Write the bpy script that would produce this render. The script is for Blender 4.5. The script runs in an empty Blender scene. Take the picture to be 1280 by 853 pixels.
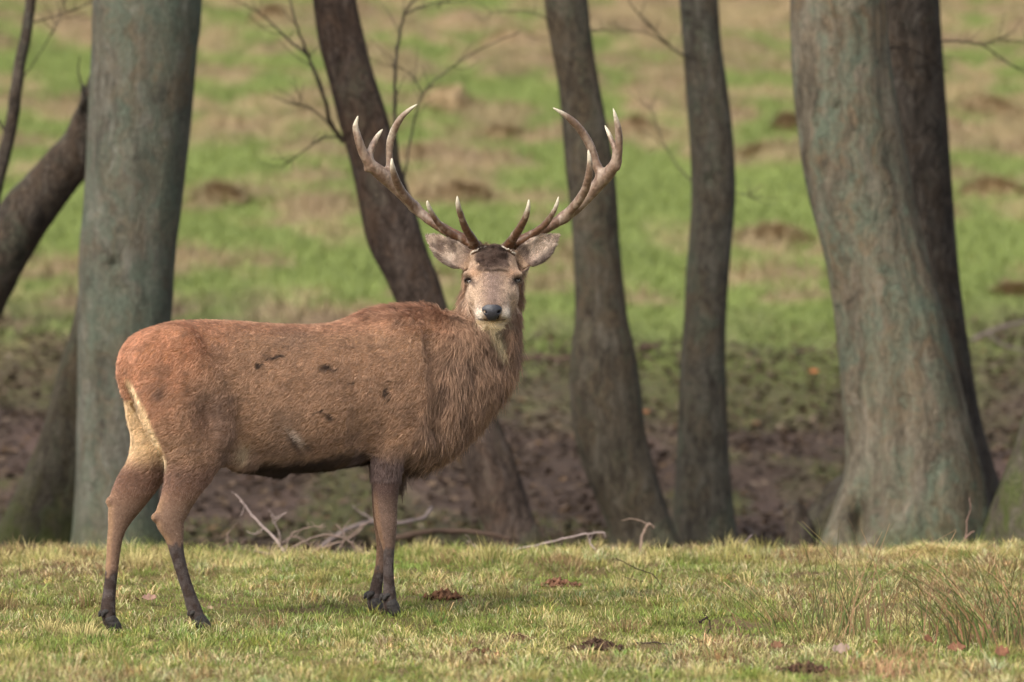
import bpy, math, random
import numpy as np
import openvdb as vdb
from mathutils import Vector

random.seed(7)
RNG = np.random.default_rng(11)
SC = bpy.context.scene
COL = SC.collection
pi = math.pi
rad = math.radians

# ------------------------------------------------------------------ camera
CAM_Z = 1.1
F = 6500.0                       # focal length in pixels of a 1280 wide picture
cam = bpy.data.cameras.new('camera')
cam.sensor_width = 36
cam.lens = F / 1280 * 36
cam.clip_start = 0.5
cam.clip_end = 3000
cam.dof.use_dof = True
cam.dof.focus_distance = 20.15
cam.dof.aperture_fstop = 3.2
camo = bpy.data.objects.new('camera', cam)
COL.objects.link(camo)
camo.location = (0, 0, CAM_Z)
camo.rotation_euler = (rad(90), 0, 0)
SC.camera = camo

# ------------------------------------------------------------------ sky, sun, exposure
SUN_EL = 44
az = rad(180 + 38)                # compass direction (from +Y, clockwise) in which the sun stands
w = bpy.data.worlds.new('World')
SC.world = w
w.use_nodes = True
nt = w.node_tree
bg = nt.nodes['Background']
sky = nt.nodes.new('ShaderNodeTexSky')
sky.sky_type = 'NISHITA'
sky.sun_disc = False
sky.sun_elevation = rad(SUN_EL)
sky.sun_rotation = az
sky.air_density = 1.0
sky.dust_density = 4.0
sky.ozone_density = 1.0
hs = nt.nodes.new('ShaderNodeHueSaturation')      # thin cloud takes most of the blue out of the sky
hs.inputs['Saturation'].default_value = 0.45
nt.links.new(sky.outputs[0], hs.inputs['Color']); nt.links.new(hs.outputs[0], bg.inputs[0])
bg.inputs[1].default_value = 0.15
sd = Vector((math.sin(az) * math.cos(rad(SUN_EL)), math.cos(az) * math.cos(rad(SUN_EL)), math.sin(rad(SUN_EL))))
sun = bpy.data.lights.new('sun', 'SUN')
sun.energy = 1.35
sun.angle = rad(22)
sun.color = (1.0, 0.93, 0.82)
suno = bpy.data.objects.new('sun', sun)
COL.objects.link(suno)
suno.rotation_euler = sd.to_track_quat('Z', 'Y').to_euler()
suno.location = (-20, -10, 30)
SC.view_settings.view_transform = 'Standard'
SC.view_settings.look = 'None'
SC.view_settings.exposure = 0.85
SC.view_settings.gamma = 1
SC.render.engine = 'CYCLES'
SC.cycles.max_bounces = 5
SC.cycles.diffuse_bounces = 3

# ------------------------------------------------------------------ helpers
def lin(c):
    c = np.asarray(c, float) / 255.0
    return np.where(c <= 0.04045, c / 12.92, ((c + 0.055) / 1.055) ** 2.4)

def _hash(ix, iy, iz, seed):
    h = (ix.astype(np.uint32) * np.uint32(374761393)) ^ (iy.astype(np.uint32) * np.uint32(668265263)) ^ (iz.astype(np.uint32) * np.uint32(2147483647)) ^ np.uint32((seed * 974634777) & 0xffffffff)
    h = (h ^ (h >> np.uint32(13))) * np.uint32(1274126177)
    h = (h ^ (h >> np.uint32(16))) * np.uint32(2246822519)
    h = h ^ (h >> np.uint32(15))
    return h.astype(np.float32) / np.float32(4294967295.0)

def vnoise(p, scale, seed=0, octaves=1):
    """value noise in -1..1; p is (n,3); scale is the size of a lump (number or 3 numbers)"""
    p = np.asarray(p, np.float64)
    out = np.zeros(len(p)); amp = 1.0; tot = 0.0
    s = np.asarray(scale, float) * np.ones(3)
    for o in range(octaves):
        q = p / s + 100.37 * (o + 1) + 5000
        i = np.floor(q).astype(np.int64); f = q - i
        f = f * f * (3 - 2 * f)
        r = 0
        for dx in (0, 1):
            wx = f[:, 0] if dx else 1 - f[:, 0]
            for dy in (0, 1):
                wy = f[:, 1] if dy else 1 - f[:, 1]
                for dz in (0, 1):
                    wz = f[:, 2] if dz else 1 - f[:, 2]
                    r = r + wx * wy * wz * _hash(i[:, 0] + dx, i[:, 1] + dy, i[:, 2] + dz, seed + o)
        out += amp * (r * 2 - 1); tot += amp
        amp *= 0.5; s = s * 0.5
    return out / tot

def sstep(a, b, x):
    t = np.clip((np.asarray(x, float) - a) / (b - a), 0, 1)
    return t * t * (3 - 2 * t)

def P(px, py, D):
    """a photograph position at distance D, as a point of the place"""
    return np.array([(px - 640) * D / F, D, CAM_Z - (py - 426.5) * D / F])

def make_mesh(name, verts, faces, mat=None, parent=None, col=None, smooth=True, loc=None, nloop=None):
    """faces: (n,k) array or a list of such arrays"""
    verts = np.asarray(verts, np.float32)
    if not isinstance(faces, list):
        faces = [faces]
    faces = [np.asarray(f, np.int32) for f in faces if len(f)]
    me = bpy.data.meshes.new(name)
    me.vertices.add(len(verts))
    if loc is not None:
        verts = verts - np.asarray(loc, np.float32)
    me.vertices.foreach_set('co', verts.ravel())
    tot = sum(f.size for f in faces)
    me.loops.add(tot)
    me.loops.foreach_set('vertex_index', np.concatenate([f.ravel() for f in faces]))
    sizes = np.concatenate([np.full(len(f), f.shape[1], np.int32) for f in faces])
    starts = np.concatenate([[0], np.cumsum(sizes)[:-1]]).astype(np.int32)
    me.polygons.add(len(sizes))
    me.polygons.foreach_set('loop_start', starts)
    me.polygons.foreach_set('use_smooth', np.full(len(sizes), smooth))
    me.update(calc_edges=True)
    if col is not None:
        a = me.color_attributes.new('col', 'FLOAT_COLOR', 'POINT')
        c = np.ones((len(verts), 4), np.float32); c[:, :3] = col
        a.data.foreach_set('color', c.ravel())
    if mat:
        me.materials.append(mat)
    o = bpy.data.objects.new(name, me)
    COL.objects.link(o)
    if parent is not None:
        o.parent = parent
    elif loc is not None:
        o.location = loc
    return o

def empty(name, loc):
    o = bpy.data.objects.new(name, None)
    COL.objects.link(o); o.location = tuple(float(v) for v in loc)
    o.empty_display_size = 0.2
    return o

def tag(o, label, cat, group=None, kind=None):
    if label: o['label'] = label
    if cat: o['category'] = cat
    if group: o['group'] = group
    if kind: o['kind'] = kind
    return o

def spline(pts, n):
    """Catmull-Rom through rows of pts, n samples in all"""
    pts = np.asarray(pts, float)
    m = len(pts)
    if m == 2:
        t = np.linspace(0, 1, n)[:, None]
        return pts[0] * (1 - t) + pts[1] * t
    e = np.vstack([2 * pts[0] - pts[1], pts, 2 * pts[-1] - pts[-2]])
    t = np.linspace(0, m - 1, n); i = np.minimum(t.astype(int), m - 2); f = (t - i)[:, None]
    p0, p1, p2, p3 = e[i], e[i + 1], e[i + 2], e[i + 3]
    return 0.5 * (2 * p1 + (p2 - p0) * f + (2 * p0 - 5 * p1 + 4 * p2 - p3) * f ** 2 + (3 * p1 - p0 - 3 * p2 + p3) * f ** 3)

def tube(pts, radii, seg=8, base=0):
    pts = np.asarray(pts, float); n = len(pts)
    T = np.gradient(pts, axis=0); T /= np.linalg.norm(T, axis=1)[:, None] + 1e-9
    up = np.array([0.03, 1, 0.1]) if abs(T[0][1]) < 0.8 else np.array([1.0, 0, 0])
    V = np.zeros((n, seg, 3)); ang = np.linspace(0, 2 * pi, seg, endpoint=False)
    u = np.cross(T[0], up)
    for i in range(n):
        u = u - T[i] * u.dot(T[i]); u /= np.linalg.norm(u)
        v = np.cross(T[i], u)
        V[i] = pts[i] + radii[i] * (np.cos(ang)[:, None] * u + np.sin(ang)[:, None] * v)
    q = []
    a = np.arange(seg); b = (a + 1) % seg
    for i in range(n - 1):
        q.append(np.stack([i * seg + a, i * seg + b, (i + 1) * seg + b, (i + 1) * seg + a], 1))
    quads = np.concatenate(q)
    verts = np.vstack([V.reshape(-1, 3), pts[0], pts[-1]])
    c0, c1 = n * seg, n * seg + 1
    tr = np.concatenate([np.stack([b, a, np.full(seg, c0)], 1), np.stack([(n - 1) * seg + a, (n - 1) * seg + b, np.full(seg, c1)], 1)])
    return verts, quads + base, tr + base

class MB:
    """collects pieces that become one mesh"""
    def __init__(s): s.v = []; s.q = []; s.t = []; s.c = []; s.n = 0
    def tube(s, pts, radii, seg=8, col=None):
        v, q, t = tube(pts, radii, seg, s.n)
        s.v.append(v); s.q.append(q); s.t.append(t); s.n += len(v)
        if col is not None: s.c.append(np.ones((len(v), 3)) * col)
    def add(s, v, f, col=None):
        f = np.asarray(f) + s.n
        (s.q if f.shape[1] == 4 else s.t).append(f)
        s.v.append(v); s.n += len(v)
        if col is not None: s.c.append(np.ones((len(v), 3)) * col)
    def build(s, name, mat, parent=None, loc=None, smooth=True):
        fs = []
        if s.q: fs.append(np.concatenate(s.q))
        if s.t: fs.append(np.concatenate(s.t))
        return make_mesh(name, np.vstack(s.v), fs, mat, parent, np.vstack(s.c) if s.c else None, smooth, loc)

# ------------------------------------------------------------------ materials
def mat(name, rough=0.8, spec=0.3):
    m = bpy.data.materials.new(name); m.use_nodes = True
    b = m.node_tree.nodes['Principled BSDF']
    b.inputs['Roughness'].default_value = rough
    b.inputs['Specular IOR Level'].default_value = spec
    return m, m.node_tree, b

def noise_node(nt, scale, detail=4, rough=0.6, vec=None):
    n = nt.nodes.new('ShaderNodeTexNoise')
    n.inputs['Scale'].default_value = scale; n.inputs['Detail'].default_value = detail
    n.inputs['Roughness'].default_value = rough
    if vec is not None: nt.links.new(vec, n.inputs['Vector'])
    return n

def mapping(nt, scale):
    tc = nt.nodes.new('ShaderNodeTexCoord'); mp = nt.nodes.new('ShaderNodeMapping')
    mp.inputs['Scale'].default_value = scale
    nt.links.new(tc.outputs['Object'], mp.inputs['Vector'])
    return mp.outputs['Vector']

def ramp(nt, src, stops):
    r = nt.nodes.new('ShaderNodeValToRGB')
    e = r.color_ramp.elements
    while len(e) < len(stops): e.new(0.5)
    for k, (p, c) in enumerate(stops):
        e[k].position = p
        e[k].color = (*c, 1) if len(np.atleast_1d(c)) == 3 else (c, c, c, 1)
    nt.links.new(src, r.inputs['Fac'])
    return r.outputs['Color']

def mix(nt, fac, a, b, mode='MIX'):
    m = nt.nodes.new('ShaderNodeMix'); m.data_type = 'RGBA'; m.blend_type = mode
    for s, x in ((m.inputs[0], fac), (m.inputs[6], a), (m.inputs[7], b)):
        if isinstance(x, bpy.types.NodeSocket): nt.links.new(x, s)
        elif np.ndim(x): s.default_value = (*x, 1)
        else: s.default_value = x
    return m.outputs[2]

def attr(nt, name='col'):
    a = nt.nodes.new('ShaderNodeAttribute'); a.attribute_name = name
    return a.outputs['Color']

def bump(nt, b, h, strength, dist):
    n = nt.nodes.new('ShaderNodeBump')
    n.inputs['Strength'].default_value = strength; n.inputs['Distance'].default_value = dist
    nt.links.new(h, n.inputs['Height']); nt.links.new(n.outputs[0], b.inputs['Normal'])

def attr_mat(name, rough=0.8, spec=0.2, nscale=60, amount=0.35, bdist=0.0, trans=0.0):
    m, nt, b = mat(name, rough, spec)
    n = noise_node(nt, nscale, 5, 0.65, mapping(nt, (1, 1, 1)))
    g = ramp(nt, n.outputs['Fac'], [(0.3, 1 - amount), (0.7, 1 + amount)])
    c = mix(nt, 1.0, attr(nt), g, 'MULTIPLY')
    nt.links.new(c, b.inputs['Base Color'])
    if bdist: bump(nt, b, n.outputs['Fac'], 0.8, bdist)
    if trans:
        b.inputs['Transmission Weight'].default_value = 0
        b.inputs['Subsurface Weight'].default_value = 0
    return m

M = {}
M['ground'] = attr_mat('ground_soil_and_turf', 0.95, 0.1, 7, 0.3, 0.05)
M['blade'] = attr_mat('grass_blade', 0.65, 0.25, 40, 0.15)
M['litter'] = attr_mat('dead_leaf', 0.75, 0.25, 30, 0.25)
M['skin'] = attr_mat('deer_coat', 0.85, 0.12, 90, 0.25, 0.004)
M['soil'] = attr_mat('crumbly_soil', 0.95, 0.1, 45, 0.35, 0.01)
M['antler'] = attr_mat('antler_bone', 0.45, 0.45, 70, 0.22, 0.003)
M['stick'] = attr_mat('dry_wood', 0.8, 0.2, 50, 0.3, 0.003)

m, nt, b = mat('deer_hair', 0.55, 0.25)
nt.links.new(attr(nt), b.inputs['Base Color'])
M['hair'] = m
m, nt, b = mat('wet_nose', 0.32, 0.5)
n = noise_node(nt, 260, 3, 0.6, mapping(nt, (1, 1, 1)))
nt.links.new(ramp(nt, n.outputs['Fac'], [(0.3, (0.012, 0.012, 0.015)), (0.75, (0.042, 0.042, 0.052))]), b.inputs['Base Color'])
bump(nt, b, n.outputs['Fac'], 0.6, 0.003)
M['nose'] = m
m, nt, b = mat('hoof_horn_with_mud', 0.6, 0.35)
n = noise_node(nt, 90, 5, 0.7, mapping(nt, (1, 1, 1)))
nt.links.new(ramp(nt, n.outputs['Fac'], [(0.35, (0.012, 0.010, 0.010)), (0.7, (0.05, 0.042, 0.036))]), b.inputs['Base Color'])
bump(nt, b, n.outputs['Fac'], 0.9, 0.006)
M['hoof'] = m

def bark_mat(name, base, dark, light, lichen, lichen_amt, moss=0.0, ridge=16.0, bstr=0.028, crack=0.6):
    m, nt, b = mat(name, 0.92, 0.12)
    wob = noise_node(nt, 3.0, 3, 0.6, mapping(nt, (1, 1, 1)))
    def warped(scale, amt):
        tc = nt.nodes.new('ShaderNodeTexCoord')
        add = nt.nodes.new('ShaderNodeVectorMath'); add.operation = 'MULTIPLY_ADD'
        nt.links.new(wob.outputs['Color'], add.inputs[0]); add.inputs[1].default_value = (amt, amt, amt)
        nt.links.new(tc.outputs['Object'], add.inputs[2])
        mp = nt.nodes.new('ShaderNodeMapping'); mp.inputs['Scale'].default_value = scale
        nt.links.new(add.outputs[0], mp.inputs['Vector'])
        return mp.outputs['Vector']
    n1 = noise_node(nt, 1.0, 8, 0.68, warped((ridge, ridge, ridge * 0.22), 0.12))
    vo = nt.nodes.new('ShaderNodeTexVoronoi'); vo.feature = 'DISTANCE_TO_EDGE'
    vo.inputs['Scale'].default_value = 1.0
    nt.links.new(warped((ridge * 1.5, ridge * 1.5, ridge * 0.14), 0.30), vo.inputs['Vector'])
    n2 = noise_node(nt, 1.0, 5, 0.65, warped((4.2, 4.2, 1.7), 0.5))
    n3 = noise_node(nt, 1.3, 7, 0.72, warped((3.6, 3.6, 1.2), 0.5))
    n5 = noise_node(nt, 1.0, 4, 0.6, warped((9, 9, 4.0), 0.3))
    n4 = noise_node(nt, 60, 4, 0.75, mapping(nt, (1, 1, 0.6)))
    c = ramp(nt, n1.outputs['Fac'], [(0.34, dark), (0.5, base), (0.68, light)])
    c = mix(nt, ramp(nt, n2.outputs['Fac'], [(0.42, 0.0), (0.60, 0.75)]), c, tuple(np.array(base) * np.array([1.18, 1.0, 0.82])))
    c = mix(nt, ramp(nt, n3.outputs['Fac'], [(0.56 - 0.2 * lichen_amt, 0.0), (0.70 - 0.15 * lichen_amt, 0.85)]), c, lichen)
    c = mix(nt, ramp(nt, n5.outputs['Fac'], [(0.56, 0.0), (0.68, 0.6)]), c, light)
    c = mix(nt, ramp(nt, n5.outputs['Fac'], [(0.33, 0.6), (0.43, 0.0)]), c, dark)
    cr = ramp(nt, vo.outputs['Distance'], [(0.0, 1 - crack), (0.10, 1.0)])
    c = mix(nt, 1.0, c, cr, 'MULTIPLY')
    a = nt.nodes.new('ShaderNodeAttribute'); a.attribute_name = 'col'
    c = mix(nt, 1.0, c, a.outputs['Color'], 'MULTIPLY')
    mo = nt.nodes.new('ShaderNodeAttribute'); mo.attribute_name = 'moss'
    mg = nt.nodes.new('ShaderNodeMath'); mg.operation = 'MULTIPLY'
    nt.links.new(mo.outputs['Fac'], mg.inputs[0]); nt.links.new(ramp(nt, n2.outputs['Fac'], [(0.38, 0.0), (0.58, 1.0)]), mg.inputs[1])
    c = mix(nt, mg.outputs[0], c, (0.055, 0.072, 0.018))
    c = mix(nt, 1.0, c, ramp(nt, n4.outputs['Fac'], [(0.3, 0.7), (0.7, 1.3)]), 'MULTIPLY')
    nt.links.new(c, b.inputs['Base Color'])
    ad = nt.nodes.new('ShaderNodeMath'); ad.operation = 'MULTIPLY_ADD'
    nt.links.new(n4.outputs['Fac'], ad.inputs[0]); ad.inputs[1].default_value = 0.3
    nt.links.new(n1.outputs['Fac'], ad.inputs[2])
    ad2 = nt.nodes.new('ShaderNodeMath'); ad2.operation = 'MULTIPLY_ADD'
    nt.links.new(cr, ad2.inputs[0]); ad2.inputs[1].default_value = 0.4
    nt.links.new(ad.outputs[0], ad2.inputs[2])
    bump(nt, b, ad2.outputs[0], 1.0, bstr)
    return m

M['bark_grey'] = bark_mat('bark_grey_green', (0.105, 0.096, 0.074), (0.045, 0.040, 0.032), (0.165, 0.158, 0.128), (0.090, 0.108, 0.080), 0.7, ridge=13, crack=0.18)
M['bark_dark'] = bark_mat('bark_dark_brown', (0.068, 0.055, 0.044), (0.030, 0.024, 0.019), (0.11, 0.094, 0.078), (0.070, 0.072, 0.052), 0.2, crack=0.5)
M['bark_mid'] = bark_mat('bark_mid_brown', (0.086, 0.072, 0.053), (0.040, 0.033, 0.025), (0.135, 0.118, 0.090), (0.088, 0.092, 0.062), 0.35, crack=0.4)
M['bark_old'] = bark_mat('bark_furrowed', (0.112, 0.096, 0.072), (0.042, 0.035, 0.027), (0.180, 0.158, 0.124), (0.095, 0.120, 0.090), 0.58, ridge=9, bstr=0.035, crack=0.26)
m = bpy.data.materials['bark_dark_brown'].copy(); m.name = 'twig_bark'; M['twig'] = m

# ------------------------------------------------------------------ the stag's frame (it stands turned 25 degrees)
YAW = rad(25); ca, sa = math.cos(YAW), math.sin(YAW)
OX, OY = (190 - 640) * 20 / F, 20.0
FW = np.array([ca, sa, 0]); NL = np.array([sa, -ca, 0]); UP = np.array([0, 0, 1.0]); XA = np.array([1.0, 0, 0])
def B(px, py, lat):
    m_ = (px - 640) / F
    t = (m_ * (OY - lat * ca) - OX - lat * sa) / (ca - m_ * sa)
    D = OY + t * sa - lat * ca
    return np.array([OX + t * ca + lat * sa, D, CAM_Z - (py - 426.5) / F * D]), D / F
HOOVES = [(248, 781, .11, 0, 12), (137, 782, -.11, 0, 10), (488, 762, .10, 0, 7), (468, 760, -.10, 0, 6)]
FEET = [B(h_[0], h_[1], h_[2])[0] - np.array([0, 0, 0.026]) for h_ in HOOVES]
# ------------------------------------------------------------------ terrain
PROF = np.array([(-400, 0.0), (0, 0.0), (16, -0.005), (18.5, -0.01), (20, -0.008), (21, 0.03), (22.5, 0.062), (24, 0.086), (24.8, 0.074), (25.8, 0.01), (27, -0.08),
                 (28.5, -0.135), (30, -0.14), (32, -0.185), (34, -0.23), (36, -0.12), (38, 0.07), (41, 0.42), (45, 0.95), (55, 2.05), (70, 3.85),
                 (85, 5.75), (100, 7.7), (130, 11.6), (180, 17.5), (260, 23), (500, 30), (1500, 34)])
def prof(y):
    d = PROF; i = np.clip(np.searchsorted(d[:, 0], y) - 1, 0, len(d) - 2)
    h = np.diff(d[:, 0]); s = np.diff(d[:, 1]) / h
    mm = np.concatenate([[s[0]], (s[1:] * h[:-1] + s[:-1] * h[1:]) / (h[1:] + h[:-1]), [s[-1]]])
    t = (y - d[i, 0]) / h[i]
    t2, t3 = t * t, t * t * t
    return (2 * t3 - 3 * t2 + 1) * d[i, 1] + (t3 - 2 * t2 + t) * h[i] * mm[i] + (-2 * t3 + 3 * t2) * d[i + 1, 1] + (t3 - t2) * h[i] * mm[i + 1]

# hummocks of dead grass on the far slope: x, y, half width, height
_h = []
rr = np.random.default_rng(5)
for k in range(460):
    y = 47 + 85 * rr.random() ** 0.9
    x = (rr.random() * 2 - 1) * (5 + y * 0.12)
    big = sstep(48, 80, y)
    _h.append((x, y, 0.28 + 0.45 * rr.random() * (0.4 + big), (0.06 + 0.16 * rr.random()) * (0.5 + big)))
HUM = np.array(_h)
NAMED_HUM = []     # filled in later, built as things

def hum_field(x, y):
    z = np.zeros(len(x)); cv = np.zeros(len(x))
    for hx, hy, hw, hh in HUM:
        k = np.where((np.abs(x - hx) < 3 * hw) & (np.abs(y - hy) < 4 * hw))[0]
        if len(k) == 0: continue
        r2 = ((x[k] - hx) / hw) ** 2 + ((y[k] - hy) / (hw * 1.4)) ** 2
        g = np.exp(-r2 * 1.3)
        z[k] = np.maximum(z[k], hh * g); cv[k] = np.maximum(cv[k], g)
    return z, cv

def ground_z(x, y, hum=True):
    x = np.atleast_1d(np.asarray(x, float)); y = np.atleast_1d(np.asarray(y, float))
    p = np.stack([x, y, 0 * x], 1)
    z = prof(y)
    near = 1 - sstep(25, 29, y)
    z = z + near * (0.014 * vnoise(p, 1.1, 3, 2) + 0.026 * vnoise(p, (0.24, 0.34, 1), 4, 2))
    mid = sstep(26, 30, y) * (1 - sstep(50, 60, y))
    z = z + mid * (0.05 * sstep(33, 38, y) + 0.02) * vnoise(p, 2.2, 8, 3) * 1.3
    far = sstep(44, 60, y)
    z = z + far * (0.14 * vnoise(p, (3.0, 5.0, 1), 9, 4))
    z = z + sstep(20.8, 23.5, y) * near * (0.052 * vnoise(p, (0.6, 1.2, 1), 14, 2) + 0.024 * vnoise(p, 0.28, 15, 1))
    if hum:
        z = z + hum_field(x, y)[0]
    # gentle rise at the right of the crest
    z = z + 0.02 * sstep(0.8, 1.8, x) * sstep(22, 24, y) * near
    num = 0; den = 0
    for ft in FEET:
        g = np.exp(-(((x - ft[0]) / 0.16) ** 2 + ((y - ft[1]) / 0.22) ** 2)); num = num + g * ft[2]; den = den + g
    wf = np.clip(den * 1.3, 0, 1)
    z = np.where(den > 1e-4, z * (1 - wf) + wf * num / np.maximum(den, 1e-4), z)
    return z
def gz(x, y, hum=True): return float(ground_z([x], [y], hum)[0])

def axis(parts):
    out = [parts[0][0]]
    for a, b, st in parts:
        n = max(1, int(round((b - a) / st)))
        out += list(np.linspace(a, b, n + 1)[1:])
    return np.array(out)
gx = axis([(-400, -100, 60), (-100, -30, 10), (-30, -14, 2), (-14, -3, 0.16), (-3, 3, 0.07), (3, 14, 0.16), (14, 30, 2), (30, 100, 10), (100, 400, 60)])
gy = axis([(-300, -20, 40), (-20, 14, 2), (14, 26, 0.055), (26, 46, 0.14), (46, 112, 0.22), (112, 140, 0.8), (140, 260, 8), (260, 1500, 60)])
X, Y = np.meshgrid(gx, gy); xf, yf = X.ravel(), Y.ravel()
zf = ground_z(xf, yf)
pg = np.stack([xf, yf, 0 * xf], 1)

GREEN = lin((104, 115, 60)) ; GREEN2 = lin((116, 128, 66)); STRAW = lin((140, 122, 92)); DEAD = lin((116, 96, 76))
LITTER = lin((66, 54, 46)); LITTER2 = lin((86, 70, 62)); SOILC = lin((82, 64, 48))
def far_col(x, y, cv, seed=0):
    p = np.stack([x, y, 0 * x], 1)
    n1 = vnoise(p, (1.5, 4.5, 1), 21, 3); n2 = vnoise(p, (0.5, 1.4, 1), 22, 3); n3 = vnoise(p, (5, 16, 1), 23, 2)
    up = sstep(50, 95, y)
    d = sstep(-0.05, 0.50, n1 + 0.4 * n3 + 0.22 * up + 0.22 * sstep(1, 8, x) * up - 0.07 + 0.65 * n2)[:, None] * 0.9
    c = GREEN * (1 + 0.25 * n2[:, None]) * (1 - d) + (STRAW * (0.95 + 0.35 * n2[:, None])) * d
    k = sstep(0.1, 0.6, cv + 0.3 * n2)[:, None] * 0.8
    c = c * (1 - k) + k * (DEAD * (1 + 0.3 * n2[:, None]) * 0.6 + STRAW * 0.4)
    # the litter band towards the trees, with moss and weeds in it
    e = 45.0 + 1.5 * sstep(3, 6, x) + 5.5 * vnoise(p, (2.0, 5, 1), 24, 3) + 4 * n2
    l = (1 - sstep(e - 4, e + 5, y))[:, None]
    n4 = vnoise(p, (0.35, 0.9, 1), 25, 3); n5 = vnoise(p, (0.9, 2.0, 1), 26, 3)
    lc = LITTER * (1 - sstep(-0.2, 0.5, n4)[:, None]) + LITTER2 * sstep(-0.2, 0.5, n4)[:, None]
    g = sstep(0.05, 0.4, n5)[:, None] * 0.6
    lc = lc * (1 - g) + lin((74, 78, 44)) * g
    return c * (1 - l) + lc * l, l[:, 0], d[:, 0]
_, cvf = hum_field(xf, yf)
cf, lf_, _ = far_col(xf, yf, cvf)
nn = vnoise(pg, 0.5, 31, 3)[:, None]
nearc = lin((104, 96, 56)) * (1 + 0.3 * nn) * sstep(-0.5, 0.3, nn) + lin((98, 80, 58)) * (1 - sstep(-0.5, 0.3, nn))
kn = (1 - sstep(25.2, 26.8, yf))[:, None]
gc = nearc * kn + cf * (1 - kn)
nx = len(gx); ii = (np.arange(len(gy) - 1)[:, None] * nx + np.arange(nx - 1)[None, :]).ravel()
ground = make_mesh('ground', np.stack([xf, yf, zf], 1), np.stack([ii, ii + 1, ii + nx + 1, ii + nx], 1), M['ground'], col=gc)
ground['kind'] = 'structure'

# ------------------------------------------------------------------ grass
def blades(name, x, y, z, h, wd, col, lean, lab, cat, three=True, seed=1, ang=None):
    r = np.random.default_rng(seed); n = len(x)
    a = r.random(n) * 2 * pi; b = r.random(n) * 2 * pi
    if three:
        b = ang
    s = np.stack([np.cos(a), np.sin(a), 0 * a], 1) * (wd / 2)[:, None]
    l = np.stack([np.cos(b), np.sin(b), 0 * b], 1) * (lean * h)[:, None]
    base = np.stack([x, y, z - 0.004], 1)
    up = np.zeros((n, 3)); up[:, 2] = h
    if three:
        v = np.stack([base - s, base + s, base + up * 0.55 + l * 0.35 + s * 0.75, base + up * 0.55 + l * 0.35 - s * 0.75, base + up * (1 - 0.35 * np.minimum(lean, 1.3))[:, None] + l], 1)
        k = np.arange(n)[:, None] * 5
        fs = [k + np.array([[0, 1, 2, 3]]), k + np.array([[3, 2, 4]])]
        th = col * 0.45 + lin((92, 78, 48)) * 0.45      # brown foot, darkened: shade low in the turf put into the colour
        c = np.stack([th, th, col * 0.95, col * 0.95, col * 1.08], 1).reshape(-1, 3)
    else:
        v = np.stack([base - s, base + s, base + up + l], 1)
        k = np.arange(n)[:, None] * 3
        fs = [k + np.array([[0, 1, 2]])]
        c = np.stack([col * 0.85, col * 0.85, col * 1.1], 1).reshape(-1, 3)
    o = make_mesh(name, v.reshape(-1, 3), fs, M['blade'], col=c, smooth=False)
    tag(o, lab, cat, kind='stuff')
    return o

def near_cols(x, y, n, r):
    p = np.stack([x, y, 0 * x], 1)
    patch = vnoise(p, (0.30, 0.55, 1), 41, 3); fine = vnoise(p, 0.09, 42, 2); wide = vnoise(p, (1.2, 1.6, 1), 43, 2)
    g = lin((114, 130, 56)); g2 = lin((146, 154, 84)); st = lin((200, 186, 136)); br = lin((130, 102, 74)); ol = lin((144, 136, 84))
    u = r.random(n) + 0.75 * patch + 0.4 * fine + 0.75 * wide + 0.05
    c = np.where((u < 0.42)[:, None], g, np.where((u < 0.62)[:, None], g2, np.where((u < 0.78)[:, None], ol, np.where((u < 1.12)[:, None], st, br))))
    return c * (0.75 + 0.5 * r.random(n))[:, None], patch, fine, wide

def bare(x, y):
    """trampled or dug places in the turf"""
    out = np.zeros(len(x))
    for px, py, wx, wy in ((720, 812, 95, 16), (555, 748, 30, 9), (697, 732, 30, 9), (625, 802, 70, 12), (560, 800, 60, 7), (1005, 840, 60, 8), (108, 385, 1, 1)):
        if py < 430: continue
        D = CAM_Z * F / (py - 426.5)
        for _ in range(4):
            D = (CAM_Z - float(prof(np.array([D]))[0])) * F / (py - 426.5)
        cx = (px - 640) * D / F
        out = np.maximum(out, np.exp(-(((x - cx) / (wx * D / F * 0.6)) ** 2 + ((y - D) / (wy * D / F * 14 * 0.6)) ** 2)))
    return out

r = np.random.default_rng(3)
NC = 15000
cy = 15.2 + (26.2 - 15.2) * r.random(NC); cx = (r.random(NC) * 2 - 1) * (0.1 * cy + 0.5)
_, cpat, cfine, _w = near_cols(cx, cy, NC, r)
cwt = r.random(NC) ** 2 * (0.6 + sstep(-0.4, 0.5, cpat + 0.6 * cfine)) + 0.05
N = 380000
clump = r.random(N) < 0.62
ci = r.choice(NC, N, p=cwt / cwt.sum())
y = np.where(clump, cy[ci], 15.2 + (26.2 - 15.2) * r.random(N))
x = np.where(clump, cx[ci], (r.random(N) * 2 - 1) * (0.1 * y + 0.5))
ox, oy = r.normal(size=N) * 0.017, r.normal(size=N) * 0.024
x, y = x + np.where(clump, ox, 0), y + np.where(clump, oy, 0)
c, patch, fine, wide = near_cols(x, y, N, r)
ctint = (0.78 + 0.5 * r.random(NC))[:, None] * np.array([1, 1, 1]) * np.stack([1 + 0.12 * r.normal(size=NC), np.ones(NC), 1 + 0.1 * r.normal(size=NC)], 1)
c = np.where(clump[:, None], c * ctint[ci], c * 0.9)
keep = r.random(N) > 0.9 * bare(x, y)
keep &= clump | (r.random(N) < 0.25 + 0.8 * sstep(-0.6, 0.3, fine + 0.5 * patch))
crest = np.exp(-((y - 24.2) / 1.0) ** 2)
chh = 0.7 + 0.9 * r.random(NC) ** 2.2
h = (0.013 + 0.026 * r.random(N) ** 1.2) * (1.0 + 0.7 * fine + 0.5 * patch + 0.5 * crest)
h = np.where(clump, h * chh[ci] * 1.25, h)
h = np.clip(h, 0.008, 0.10)
wd = 0.0020 + 0.0022 * r.random(N)
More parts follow.
